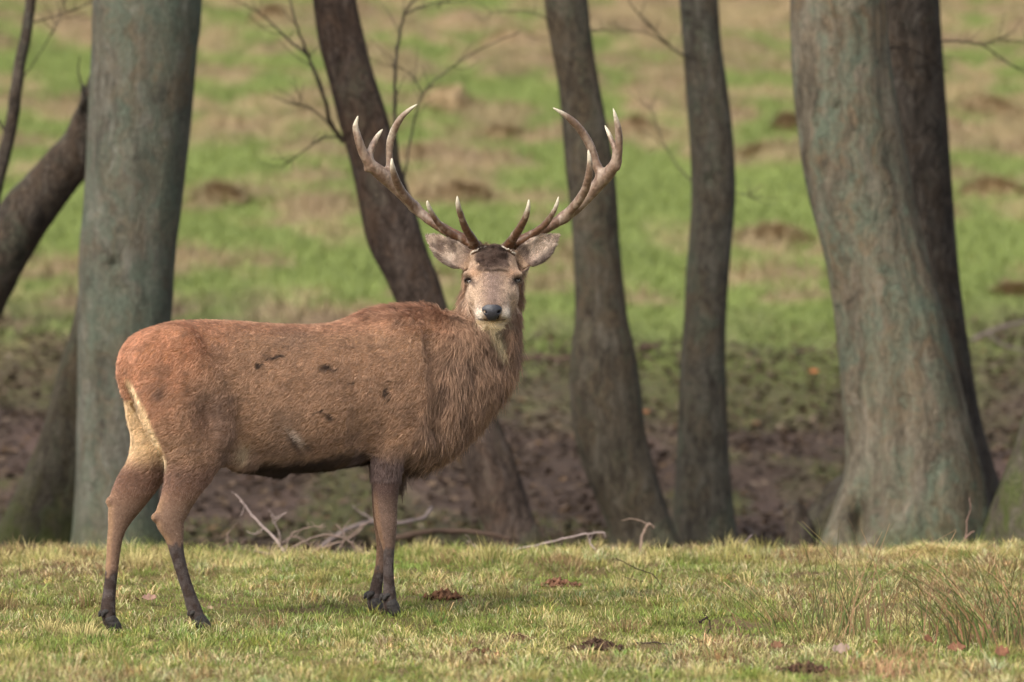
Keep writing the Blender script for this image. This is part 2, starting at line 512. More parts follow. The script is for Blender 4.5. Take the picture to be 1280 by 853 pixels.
lean = np.where(clump, 0.25 + 1.1 * np.minimum(np.hypot(ox, oy * 0.7) / 0.02, 1.6) * r.random(N), 0.4 + 1.3 * r.random(N))
angl = np.where(clump, np.arctan2(oy, ox) + r.normal(size=N) * 0.7, r.random(N) * 2 * pi)
x, y, c, h, wd, lean, angl = x[keep], y[keep], c[keep], h[keep], wd[keep], lean[keep], angl[keep]
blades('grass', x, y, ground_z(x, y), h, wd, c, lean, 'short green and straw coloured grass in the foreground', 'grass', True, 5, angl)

# larger tussocks standing out of the short turf, thickest along the crest
NT, NB = 230, 110
ty = np.where(r.random(NT) < 0.55, 23.2 + 1.5 * r.random(NT), 16.5 + 7 * r.random(NT))
tx = (r.random(NT) * 2 - 1) * (0.1 * ty + 0.3)
tk = (0.6 + 0.8 * r.random(NT)) * np.where(ty > 23, 1.1, 0.85)
i_ = np.repeat(np.arange(NT), NB); n_ = len(i_)
ox, oy = r.normal(size=n_) * 0.045 * tk[i_], r.normal(size=n_) * 0.045 * tk[i_]
rr0 = np.hypot(ox, oy) / (0.05 * tk[i_])
pal_ = np.array([lin(c_) for c_ in ((196, 180, 122), (158, 150, 88), (118, 130, 60), (140, 116, 80))])
tc = pal_[r.choice(4, NT, p=(.35, .3, .2, .15))]
c = tc[i_] * (0.65 + 0.6 * r.random(n_))[:, None]
x, y = tx[i_] + ox, ty[i_] + oy
fd = np.min([np.hypot(x - ft[0], y - ft[1]) for ft in FEET], axis=0)
k_ = fd > 0.22
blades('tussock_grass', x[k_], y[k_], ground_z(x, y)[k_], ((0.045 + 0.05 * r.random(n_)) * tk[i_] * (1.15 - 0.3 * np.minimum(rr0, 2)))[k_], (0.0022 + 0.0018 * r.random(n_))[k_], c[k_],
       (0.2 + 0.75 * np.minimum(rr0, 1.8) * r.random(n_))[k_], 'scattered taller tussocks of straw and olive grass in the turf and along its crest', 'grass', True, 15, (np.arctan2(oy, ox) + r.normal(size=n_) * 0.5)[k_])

# far slope grass
N = 170000
y = 44 + 72 * r.random(N) ** 0.85
x = (r.random(N) * 2 - 1) * (0.11 * y + 1.0)
hz, cv = hum_field(x, y)
c, l_, d_ = far_col(x, y, cv)
keep = r.random(N) > 0.85 * l_
h = (0.05 + 0.08 * r.random(N)) * (1 + 0.9 * cv + 0.5 * d_)
c = c * (0.7 + 0.65 * r.random(N))[:, None] * 1.12
x, y, c, h = x[keep], y[keep], c[keep], h[keep]
blades('hillside_grass', x, y, ground_z(x, y), h, 0.012 + 0.016 * r.random(len(x)), c, 0.3 + 0.8 * r.random(len(x)),
       'blurred green hillside grass rising behind the trees', 'grass', False, 6)

# leaf litter under and behind the trees
N = 52000
y = 26.6 + 22 * r.random(N) ** 0.8
x = (r.random(N) * 2 - 1) * (0.11 * y + 0.8)
p = np.stack([x, y, 0 * x], 1)
keep = (r.random(N) < 0.5 + 0.5 * vnoise(p, (0.7, 1.4, 1), 51, 2)) & (y < 47 + 4 * vnoise(p, 3, 52, 2))
x, y = x[keep], y[keep]; N = len(x)
z = ground_z(x, y) + 0.01 + 0.02 * r.random(N)
a = r.random(N) * 2 * pi; s = 0.018 + 0.030 * r.random(N)
u = np.stack([np.cos(a), np.sin(a), 0.8 * (r.random(N) - 0.5)], 1) * s[:, None]
v = np.stack([-np.sin(a), np.cos(a), 0.9 * (r.random(N) - 0.2)], 1) * (s * 0.6)[:, None]
o_ = np.stack([x, y, z], 1)
lift = np.zeros((N, 3)); lift[:, 2] = s * 0.5 * r.random(N)
vv = np.stack([o_ - u, o_ - v + lift, o_ + u, o_ + v + lift], 1).reshape(-1, 3)
k = np.arange(N)[:, None] * 4
pal = np.array([lin(c) for c in ((74, 60, 46), (88, 72, 57), (62, 49, 40), (98, 84, 70), (86, 66, 44), (52, 42, 34), (116, 102, 88))])
cc = pal[r.choice(7, N, p=(0.24, 0.20, 0.25, 0.05, 0.08, 0.165, 0.015))] * (0.8 + 0.4 * r.random(N))[:, None]
lo = make_mesh('leaf_litter', vv, [k + np.array([[0, 1, 2]]), k + np.array([[0, 2, 3]])], M['litter'], col=np.repeat(cc, 4, 0), smooth=False)
tag(lo, 'brown and purplish dead leaves covering the ground between the trunks', 'leaf litter', kind='stuff')
# weeds and moss tufts among the litter
N = 60000
y = 26 + 22 * r.random(N); x = (r.random(N) * 2 - 1) * (0.11 * y + 0.8)
p = np.stack([x, y, 0 * x], 1)
keep = vnoise(p, (0.9, 2.0, 1), 26, 3) + 0.5 * np.exp(-((y - 26.0) / 1.3) ** 2) > 0.24
x, y = x[keep], y[keep]; N = len(x)
c = (np.array([lin((82, 92, 46)), lin((108, 102, 64)), lin((92, 76, 54))])[r.integers(0, 3, N)]) * (0.7 + 0.6 * r.random(N))[:, None]
blades('weeds', x, y, ground_z(x, y), 0.02 + 0.05 * r.random(N), 0.006 + 0.008 * r.random(N), c, 0.4 + 0.8 * r.random(N),
       'sparse weeds and moss growing through the dead leaves', 'weeds', False, 9)

# ------------------------------------------------------------------ trees
def trunk_mesh(name, path, D, mat_, parent, dy=None, seg=56, flare=0.0, ripple=0.02, buttress=None, z_top=7.5, moss_h=0.0, holes=(), tint=(1, 1, 1), seed=0, step=0.035, depthk=1.0):
    """path: rows of (py, left edge, right edge) seen in the photograph, top to bottom, at distance D"""
    path = np.array(path, float)
    z = CAM_Z - (path[:, 0] - 426.5) * D / F
    xc = ((path[:, 1] + path[:, 2]) / 2 - 640) * D / F
    hw = (path[:, 2] - path[:, 1]) / 2 * D / F
    yc = np.zeros(len(z)) + D if dy is None else D + np.array(dy, float)
    rows = np.stack([xc, yc, z, hw], 1)[::-1]            # bottom to top
    # down into the ground and up beyond the picture
    g = gz(rows[0, 0], D)
    bot = rows[0].copy(); bot[2] = min(g, rows[0, 2]) - 0.12; bot[3] *= 1.06
    if rows[0, 2] - bot[2] > 0.02: rows = np.vstack([bot, rows])
    d = rows[-1] - rows[-3] if len(rows) > 3 else rows[-1] - rows[-2]
    d = d / max(d[2], 0.05)
    top = rows[-1]
    H = z_top - top[2]
    if H > 0.2:
        ext = [top + np.array([d[0] * H * f * 0.7, d[1] * H * f * 0.7, H * f, -top[3] * 0.75 * f]) for f in (0.25, 0.5, 0.75, 1.0)]
        rows = np.vstack([rows, ext])
    n = max(10, int((rows[-1, 2] - rows[0, 2]) / step))
    n = min(n, 190)
    # more rings where it shows
    S = spline(rows, 400)
    arc = np.concatenate([[0], np.cumsum(np.linalg.norm(np.diff(S[:, :3], axis=0), axis=1))])
    wgt = np.where(S[:, 2] < 3.6, 1.0, 0.25)[1:]
    cum = np.concatenate([[0], np.cumsum(np.diff(arc) * wgt)])
    idx = np.interp(np.linspace(0, cum[-1], n), cum, np.arange(400))
    S = np.stack([np.interp(idx, np.arange(400), S[:, k]) for k in range(4)], 1)
    T = np.gradient(S[:, :3], axis=0); T /= np.linalg.norm(T, axis=1)[:, None]
    ang = np.linspace(0, 2 * pi, seg, endpoint=False)
    V = np.zeros((n, seg, 3)); MO = np.zeros((n, seg)); CC = np.ones((n, seg, 3))
    for i in range(n):
        c = S[i, :3]; t = T[i]
        u = np.array([1.0, 0, 0]) - t * t[0]; u /= np.linalg.norm(u)
        v = np.cross(t, u); 
        R = S[i, 3] * abs(u[0])
        hgt = c[2] - (g)
        cs = np.stack([np.cos(ang) * 1.0 + seed * 7.1, np.sin(ang) * 1.0, np.full(seg, c[2] * 0.5)], 1)
        rr_ = 1 + ripple * 2.2 * vnoise(cs * np.array([1, 1, 0.8]), 0.55, 60 + seed, 3) + ripple * 1.0 * vnoise(cs * np.array([1, 1, 0.5]), 0.13, 61 + seed, 2)
        if flare:
            fl = math.exp(-max(hgt, 0) / 0.22) * flare
            rr_ = rr_ * (1 + fl * (0.35 + 0.65 * np.maximum(0, np.sin(ang * 3 + seed)) ** 1.5))
        if buttress is not None:
            for (ba, bw, bh, amt) in buttress:
                dd = np.abs((ang - rad(ba) + pi) % (2 * pi) - pi)
                rr_ = rr_ + amt * np.exp(-(dd / rad(bw)) ** 2) * math.exp(-max(hgt, 0) / bh)
        V[i] = c + R * rr_[:, None] * (np.cos(ang)[:, None] * u + np.sin(ang)[:, None] * v * depthk)
        MO[i] = (np.exp(-max(hgt, 0) / moss_h) if moss_h else 0) * 1.0
    VV = V.reshape(-1, 3)
    colr = np.ones((len(VV), 3)) * np.array(tint)
    for (px, py, rp, dep) in holes:
        hp = P(px, py, D)
        rr2 = ((VV[:, 0] - hp[0]) ** 2 + ((VV[:, 2] - hp[2]) / (rp[1] / rp[0])) ** 2) / (rp[0] * D / F) ** 2
        front = VV[:, 1] < np.interp(VV[:, 2], S[:, 2], S[:, 1])
        gk = np.exp(-rr2) * front
        VV[:, 1] += dep * gk
    a = np.arange(seg); b_ = (a + 1) % seg
    q = np.concatenate([np.stack([i * seg + a, i * seg + b_, (i + 1) * seg + b_, (i + 1) * seg + a], 1) for i in range(n - 1)])
    VV = np.vstack([VV, S[-1, :3]]); colr = np.vstack([colr, [1, 1, 1]])
    cap = np.stack([(n - 1) * seg + a, (n - 1) * seg + b_, np.full(seg, n * seg)], 1)
    loc = np.array(parent.location)
    o = make_mesh(name, VV - loc, [q, cap], mat_, parent, col=colr)
    at = o.data.attributes.new('moss', 'FLOAT', 'POINT')
    at.data.foreach_set('value', np.append(MO.ravel(), 0).astype(np.float32))
    return o, S

def branch(parent, paths, D, mat_, name='branch', seg=7, rng=None, twigs=0, tw_len=0.25):
    """paths: list of (points, r0 px, r1 px); points rows of (px, py, dy)"""
    loc = np.array(parent.location); rn = rng or random.Random(3)
    for pts, r0, r1 in paths:
        mb = MB()
        W = np.array([P(a, b, D + c) for a, b, c in pts])
        n = max(6, len(pts) * 6)
        S = spline(W, n)
        S[1:-1] += (np.array([[rn.uniform(-1, 1) for _ in range(3)] for _ in range(n - 2)])) * 0.25 * r0 * D / F
        R = np.linspace(r0 * (0.85 if r0 > 3 else 0.62), r1 * 0.55, n) * D / F
        mb.tube(S - loc, R, seg, np.array([1, 1, 1.]))
        for _ in range(twigs):
            i = rn.randrange(n // 4, n - 1)
            d = (S[min(i + 1, n - 1)] - S[i - 1]); d /= np.linalg.norm(d) + 1e-9
            side = np.array([rn.uniform(-1, 1), rn.uniform(-0.5, 0.5), rn.uniform(-0.5, 1)])
            e = d * 0.5 + side * 0.6; L = tw_len * rn.uniform(0.5, 1.2)
            mid = S[i] + e * L * 0.5 + np.array([0, 0, rn.uniform(-.03, .03)])
            tw = spline([S[i], mid, S[i] + e * L * np.array([1, 1, 0.8]) + np.array([0, 0, 0.03])], 6)
            mb.tube(tw - loc, np.linspace(max(R[i] * 0.4, 0.0028), 0.0016, 6), 5, np.array([1, 1, 1.]))
        mb.build(name, mat_, parent)

def upper_limbs(parent, S, mat_, n, rn):
    """bare boughs above the picture"""
    loc = np.array(parent.location)
    for _ in range(n):
        i = rn.randrange(int(len(S) * 0.86), len(S) - 1)
        p0 = S[i, :3]; a = rn.uniform(0, 2 * pi); L = rn.uniform(1.3, 2.4)
        d = np.array([math.cos(a), math.sin(a), 0.8])
        pts = spline([p0, p0 + d * L * 0.4, p0 + d * L * 0.8 + np.array([0, 0, 0.3]), p0 + d * L + np.array([0, 0, 0.7])], 10)
        mb = MB(); mb.tube(pts - loc, np.linspace(min(0.07, S[i, 3] * 0.5), 0.012, 10), 7, np.array([1, 1, 1.]))
        for _k in range(5):
            j = rn.randrange(3, 9); b2 = rn.uniform(0, 2 * pi)
            e = np.array([math.cos(b2), math.sin(b2), 0.6]) * rn.uniform(0.4, 0.9)
            mb.tube(spline([pts[j], pts[j] + e * 0.5 + np.array([0, 0, .05]), pts[j] + e], 6) - loc, np.linspace(0.016, 0.004, 6), 5, np.array([1, 1, 1.]))
        mb.build('limb', mat_, parent)

def tree(name, label, px, D, group=None, cat='tree'):
    x = (px - 640) * D / F
    e = empty(name, (x, D, gz(x, D)))
    tag(e, label, cat, group)
    return e
rn = random.Random(21)

# big grey-green trunk at the left
t1 = tree('tree', 'thick straight trunk with grey green lichen bark behind the stag\'s rump', 147, 30)
_, S = trunk_mesh('trunk', [(-10, 116, 254), (60, 114, 249), (130, 111, 242), (200, 108, 235), (260, 105, 228), (320, 99, 220), (400, 97, 213), (500, 96, 203), (600, 95, 198), (650, 93, 199), (685, 90, 204)],
    30, M['bark_grey'], t1, flare=0.2, ripple=0.022, moss_h=0.10, holes=[(135, 470, (9, 34), 0.05), (146, 330, (5, 6), 0.05)], seed=1, z_top=8)
upper_limbs(t1, S, M['bark_grey'], 4, rn)
# leaning tree half hidden behind it
t2 = tree('tree', 'leaning mossy trunk mostly hidden behind the thick left trunk', 45, 32.5)
_, S = trunk_mesh('trunk', [(-10, 150, 215), (120, 135, 215), (260, 115, 205), (400, 92, 190), (470, 70, 178), (560, 45, 150), (640, 10, 125), (682, -8, 112)],
    32.5, M['bark_mid'], t2, flare=0.1, ripple=0.03, moss_h=0.26, seed=2, z_top=7, tint=(0.85, 0.85, 0.82))
upper_limbs(t2, S, M['bark_mid'], 3, rn)
# bent trunk from off the left edge
t3 = tree('tree', 'dark curved trunk bending in from the left edge of the photo', -85, 31.5)
e3 = t3
rows = [(-80, 690, 46), (-84, 600, 46), (-75, 520, 46), (-50, 420, 45), (-10, 335, 42), (32, 268, 38), (70, 222, 34), (103, 180, 31), (128, 120, 27), (150, 40, 22), (165, -40, 18), (178, -200, 12)]
W = np.array([np.append(P(a, b, 31.5 + 0.15 * k / 11), c * 0.86 * 31.5 / F) for k, (a, b, c) in enumerate(rows)])
W[0, 2] = gz(W[0, 0], 31.5) - 0.1
S = spline(W, 90)
nz = vnoise(S[:, :3], 0.4, 71, 2)
v_, q_, t_ = tube(S[:, :3], S[:, 3] * (1 + 0.05 * nz), 28)
v_ = v_ + 0.018 * vnoise(v_, (0.07, 0.07, 0.12), 72, 3)[:, None] * np.array([1, 1, 0.3])
make_mesh('trunk', v_ - np.array(e3.location), [q_, t_], M['bark_dark'], e3, col=np.ones((len(v_), 3)))
branch(e3, [([(112, 172, 0), (104, 140, -0.05), (105, 122, -0.1), (104, 108, -0.1)], 8, 5.0), ([(104, 112, -0.1), (98, 90, -0.1), (100, 70, -0.1)], 2.2, 1.0)], 31.5, M['bark_dark'], rng=rn)
# thin stem, top left
t4 = tree('sapling', 'thin bare stem crossing the upper left corner', -60, 31)
rows = [(-70, 690, 11), (-62, 560, 11), (-45, 430, 10), (-20, 300, 9.5), (2, 205, 8.5), (16, 150, 8), (24, 90, 7.5), (33, 40, 7), (38, -10, 6.5), (44, -120, 5), (40, -300, 3)]
W = np.array([np.append(P(a, b, 31), c * 31 / F) for a, b, c in rows]); W[0, 2] = gz(W[0, 0], 31) - 0.1
S = spline(W, 60)
v_, q_, t_ = tube(S[:, :3] + 0.01 * np.stack([vnoise(S[:, :3], 0.15, 80, 2)] * 3, 1), S[:, 3], 12)
make_mesh('trunk', v_ - np.array(t4.location), [q_, t_], M['bark_dark'], t4, col=np.ones((len(v_), 3)))
branch(t4, [([(34, 30, 0), (70, 20, .1), (110, 5, .1), (150, -20, 0)], 1.6, 0.8), ([(20, 110, 0), (48, 70, .1), (70, 30, .1), (84, -10, .1)], 1.5, 0.7), ([(10, 170, 0), (-20, 120, 0), (-40, 60, 0)], 3, 1.5)], 31, M['bark_dark'], rng=rn, twigs=7)

# curved dark trunk behind the antlers
t5 = tree('tree', 'dark trunk curving down behind the stag\'s left antler and shoulder', 645, 31)
_, S = trunk_mesh('trunk', [(-10, 390, 444), (50, 398, 457), (100, 411, 470), (150, 424, 486), (200, 438, 499), (250, 448, 514), (300, 459, 530), (350, 484, 549), (400, 506, 566), (450, 532, 590), (500, 556, 614), (540, 566, 628), (580, 578, 645), (620, 593, 658), (650, 604, 666), (685, 612, 680)],
    31, M['bark_dark'], t5, flare=0.22, ripple=0.04, seed=3, z_top=7.5, moss_h=0.03, tint=(1.05, 0.95, 0.95))
upper_limbs(t5, S, M['bark_dark'], 3, rn)
branch(t5, [([(440, 180, 0), (425, 172, -.05), (412, 150, -.1), (402, 110, -.2), (385, 70, -.25), (372, 35, -.3), (360, -10, -.3)], 4.2, 1.8),
            ([(415, 160, -.1), (395, 140, -.2), (370, 130, -.3), (352, 126, -.3)], 2.0, 1.0),
            ([(384, 68, -.25), (360, 50, -.2), (335, 25, -.2), (305, 5, -.2)], 2.6, 1.3),
            ([(430, 172, 0), (405, 172, .1), (385, 185, .2), (368, 198, .2), (350, 212, .2)], 2.2, 1.0)], 31, M['bark_dark'], rng=rn, twigs=7)
branch(t5, [([(500, 215, 0), (494, 170, -.1), (494, 110, -.15), (497, 60, -.2), (505, 20, -.2), (520, 0, -.2), (560, -15, -.2)], 3.2, 1.8),
            ([(505, 225, 0), (515, 165, .2), (528, 118, .3), (560, 88, .4), (600, 62, .5), (650, 40, .6)], 2.2, 1.2),
            ([(505, 18, -.2), (540, 5, -.2), (580, 2, -.2)], 2.0, 1.0),
            ([(528, 118, .3), (515, 95, .3), (500, 85, .3)], 1.6, 0.9)], 31, M['bark_dark'], rng=rn, twigs=7)

t6 = tree('tree', 'slender trunk widening to a bulging base right of the stag\'s head', 810, 33)
_, S = trunk_mesh('trunk', [(-10, 679, 733), (50, 688, 740), (100, 697, 748), (150, 702, 757), (200, 706, 766), (250, 712, 771), (300, 716, 774), (350, 718, 779), (400, 718, 785), (430, 714, 792), (470, 711, 799), (500, 712, 803), (540, 717, 808), (580, 729, 818), (620, 746, 830), (650, 760, 838), (686, 768, 848)],
    33, M['bark_mid'], t6, flare=0.20, ripple=0.022, seed=4, z_top=7.5)
upper_limbs(t6, S, M['bark_mid'], 3, rn)
branch(t6, [([(705, 38, 0), (680, 22, -.1), (650, 14, -.1), (610, 16, -.1)], 1.6, 0.8)], 33, M['bark_mid'], rng=rn, twigs=5)
t7 = tree('tree', 'slender gently bowed trunk left of the massive pair', 880, 34)
_, S = trunk_mesh('trunk', [(-10, 849, 897), (50, 853, 901), (100, 856, 908), (150, 860, 914), (200, 863, 918), (250, 864, 919), (300, 861, 915), (350, 857, 911), (400, 855, 908), (450, 851, 907), (500, 849, 909), (560, 846, 911), (620, 844, 915), (686, 842, 922)],
    34, M['bark_mid'], t7, flare=0.20, ripple=0.018, seed=5, z_top=7.5, holes=[(886, 226, (5, 5), 0.03)], tint=(0.95, 1.0, 1.05))
upper_limbs(t7, S, M['bark_mid'], 3, rn)
branch(t7, [([(866, 78, 0), (852, 68, -.1), (838, 58, -.1), (822, 42, -.2), (800, 20, -.2), (785, 0, -.2)], 2.8, 1.3),
            ([(838, 58, -.1), (810, 42, -.2), (780, 38, -.3), (735, 38, -.3)], 1.6, 0.8),
            ([(868, 230, 0), (845, 205, .2), (825, 170, .3), (812, 130, .4)], 1.8, 0.7),
            ([(916, 240, 0), (930, 244, -.1), (942, 248, -.1)], 1.4, 0.6)], 34, M['bark_mid'], rng=rn, twigs=7)

t8 = tree('tree', 'massive furrowed trunk with teal lichen and a hollow between its roots', 1140, 30)
_, S = trunk_mesh('trunk', [(-10, 986, 1106), (50, 988, 1110), (100, 991, 1116), (150, 997, 1124), (200, 1004, 1133), (250, 1014, 1142), (300, 1026, 1154), (350, 1036, 1166), (400, 1044, 1180), (450, 1050, 1192), (500, 1054, 1203), (550, 1058, 1214), (600, 1056, 1225), (640, 1046, 1232), (685, 1034, 1240)],
    30, M['bark_old'], t8, flare=0.07, ripple=0.035, seed=6, z_top=9, seg=96, moss_h=0.10, tint=(1.12, 1.10, 1.06),
    holes=[(1072, 655, (9, 28), 0.16), (1044, 136, (4, 4), 0.04), (1095, 610, (5, 60), 0.05), (1048, 400, (6, 60), 0.04), (1125, 560, (5, 90), 0.03)],
    buttress=[(200, 16, 0.35, 0.14), (255, 12, 0.3, 0.16), (300, 14, 0.35, 0.12), (340, 16, 0.3, 0.12)])
upper_limbs(t8, S, M['bark_old'], 4, rn)
t9 = tree('tree', 'dark brown trunk pressed close behind the massive furrowed one', 1170, 31.6)
_, S = trunk_mesh('trunk', [(-10, 1090, 1173), (100, 1092, 1180), (200, 1096, 1187), (300, 1100, 1195), (400, 1102, 1206), (480, 1096, 1218), (540, 1085, 1230), (600, 1060, 1250), (640, 1030, 1268), (682, 1000, 1292)],
    31.6, M['bark_dark'], t9, flare=0.1, ripple=0.03, seed=7, z_top=8.5, moss_h=0.12, tint=(0.78, 0.79, 0.80),
    buttress=[(180, 22, 0.4, 0.12)])
upper_limbs(t9, S, M['bark_dark'], 4, rn)
branch(t9, [([(1172, 52, 0), (1200, 52, 0), (1230, 58, 0), (1262, 80, 0), (1300, 100, 0)], 2.4, 1.2),
            ([(1100, 60, -1.2), (1140, 62, -1.2), (1165, 78, -1.1), (1185, 90, -1.0)], 2.0, 1.0),
            ([(1228, 58, 0), (1250, 50, 0), (1290, 55, .1)], 1.3, .7)], 31.6, M['bark_dark'], rng=rn, twigs=7)
t10 = tree('tree', 'mossy green trunk foot cut by the right edge of the photo', 1330, 29.5)
_, S = trunk_mesh('trunk', [(-10, 1330, 1420), (300, 1325, 1430), (430, 1312, 1435), (520, 1283, 1450), (580, 1262, 1470), (640, 1240, 1490), (690, 1228, 1500)],
    29.5, M['bark_mid'], t10, flare=0.15, ripple=0.04, seed=8, z_top=6, moss_h=3.0)

# ------------------------------------------------------------------ named hummocks on the far slope
def on_ground(px, py, lo=16, hi=140):
    """where the line of sight through a photograph position first meets the ground"""
    ys = np.arange(lo, hi, 0.1)
    xs = (px - 640) * ys / F; zs = CAM_Z - (py - 426.5) * ys / F
    g = ground_z(xs, ys, False)
    k = np.where(g >= zs)[0]
    i = k[0] if len(k) else len(ys) - 1
    return xs[i], ys[i], g[i]

def hummock(px, py, wpx, hpx, label, seed, dark=0.5):
    x, y, z = on_ground(px, py + hpx * 0.45)
    W_ = wpx * 0.75 * y / F; H_ = hpx * 0.75 * y / F; dark = dark * 0.65
    e = empty('grass_hummock', (x, y, z)); tag(e, label, 'grass hummock', 'hummocks of dead grass on the far slope')
    n, m_ = 22, 12
    th = np.linspace(0, 2 * pi, n, endpoint=False); ph = np.linspace(0, 1, m_)
    V = np.array([[math.cos(t) * W_ * p, math.sin(t) * W_ * 1.3 * p, H_ * 0.85 * (math.cos(p * pi) * 0.5 + 0.5) ** 0.8 - 0.10 * p ** 3] for p in ph for t in th])
    V[:, :] += np.stack([vnoise(V + seed * 3, W_ * 0.5, 90, 3), vnoise(V + seed * 5, W_ * 0.5, 92, 3), vnoise(V + seed * 7, W_ * 0.4, 93, 3)], 1) * np.array([0.3 * W_, 0.3 * W_, 0.55 * H_])
    a = np.arange(n); b_ = (a + 1) % n
    q = np.concatenate([np.stack([i * n + a, i * n + b_, (i + 1) * n + b_, (i + 1) * n + a], 1) for i in range(m_ - 1)])
    nzc = vnoise(V + seed, 0.12, 91, 2)[:, None]
    c = (DEAD * dark * 0.8 + STRAW * (1 - 0.8 * dark)) * 1.25 * (1 + 0.35 * nzc)
    make_mesh('mound', V, q, M['ground'], e, col=c)
    r2 = np.random.default_rng(seed); nb = 1500
    th = r2.random(nb) * 2 * pi; p_ = np.sqrt(r2.random(nb))
    bx, by = np.cos(th) * W_ * p_, np.sin(th) * W_ * 1.3 * p_; bz = H_ * 0.85 * (np.cos(p_ * pi) * 0.5 + 0.5) ** 0.8 - 0.08 * p_ ** 3
    L = (0.08 + 0.16 * r2.random(nb))
    out_ = np.stack([np.cos(th) * 0.5, np.sin(th) * 0.5, 0.6 - 0.5 * p_], 1) * L[:, None]
    s_ = np.stack([-np.sin(th), np.cos(th), 0 * th], 1) * 0.01
    base = np.stack([bx, by, bz], 1)
    v = np.stack([base - s_, base + s_, base + out_], 1).reshape(-1, 3)
    cc = ((DEAD * dark * 0.6 + STRAW * (1 - 0.6 * dark)) * (0.8 + 0.7 * r2.random(nb))[:, None])
    make_mesh('dead_grass', v, np.arange(nb * 3).reshape(-1, 3), M['blade'], e, col=np.repeat(cc, 3, 0), smooth=False)['kind'] = 'stuff'
for k, (px, py, wp, hp, lab, dk) in enumerate([
    (275, 240, 66, 34, 'dark brown hummock just right of the thick left trunk', 0.95),
    (560, 122, 78, 46, 'large brown hummock behind the left antler top', 0.5),
    (575, 238, 84, 26, 'brown hummock between the two antlers, low on the slope', 0.85),
    (628, 165, 60, 18, 'small tan hummock between the antlers, above the wide brown one', 0.6),
    (340, 15, 50, 26, 'dark hummock at the top edge left of the curved trunk', 0.8),
    (985, 150, 36, 26, 'dark hummock touching the left side of the massive trunk', 0.9),
    (950, 190, 70, 26, 'tan hummock between the bowed trunk and the massive one', 0.5),
    (1240, 232, 80, 20, 'low tan hummock near the right edge of the photo', 0.5),
    (795, 155, 50, 24, 'dark hummock right of the right antler tips', 0.9),
    (965, 290, 90, 20, 'wide low brown hummock left of the massive trunk at mid height', 0.7),
    (1265, 362, 50, 14, 'lowest dark hummock by the right edge', 0.8),
    (530, 190, 60, 20, 'tan hummock seen just inside the left antler', 0.6),
    (1230, 130, 90, 26, 'pale tan hummock right of the dark trunk, high on the slope', 0.35),
    (640, 45, 70, 20, 'brown hummock near the top edge above the antlers', 0.6)]):
    hummock(px, py, wp, hp, lab, 100 + k, dk)

# ------------------------------------------------------------------ the stag
HD = 20.58
def Hp(px, py, dy): return P(px, py, HD + dy)

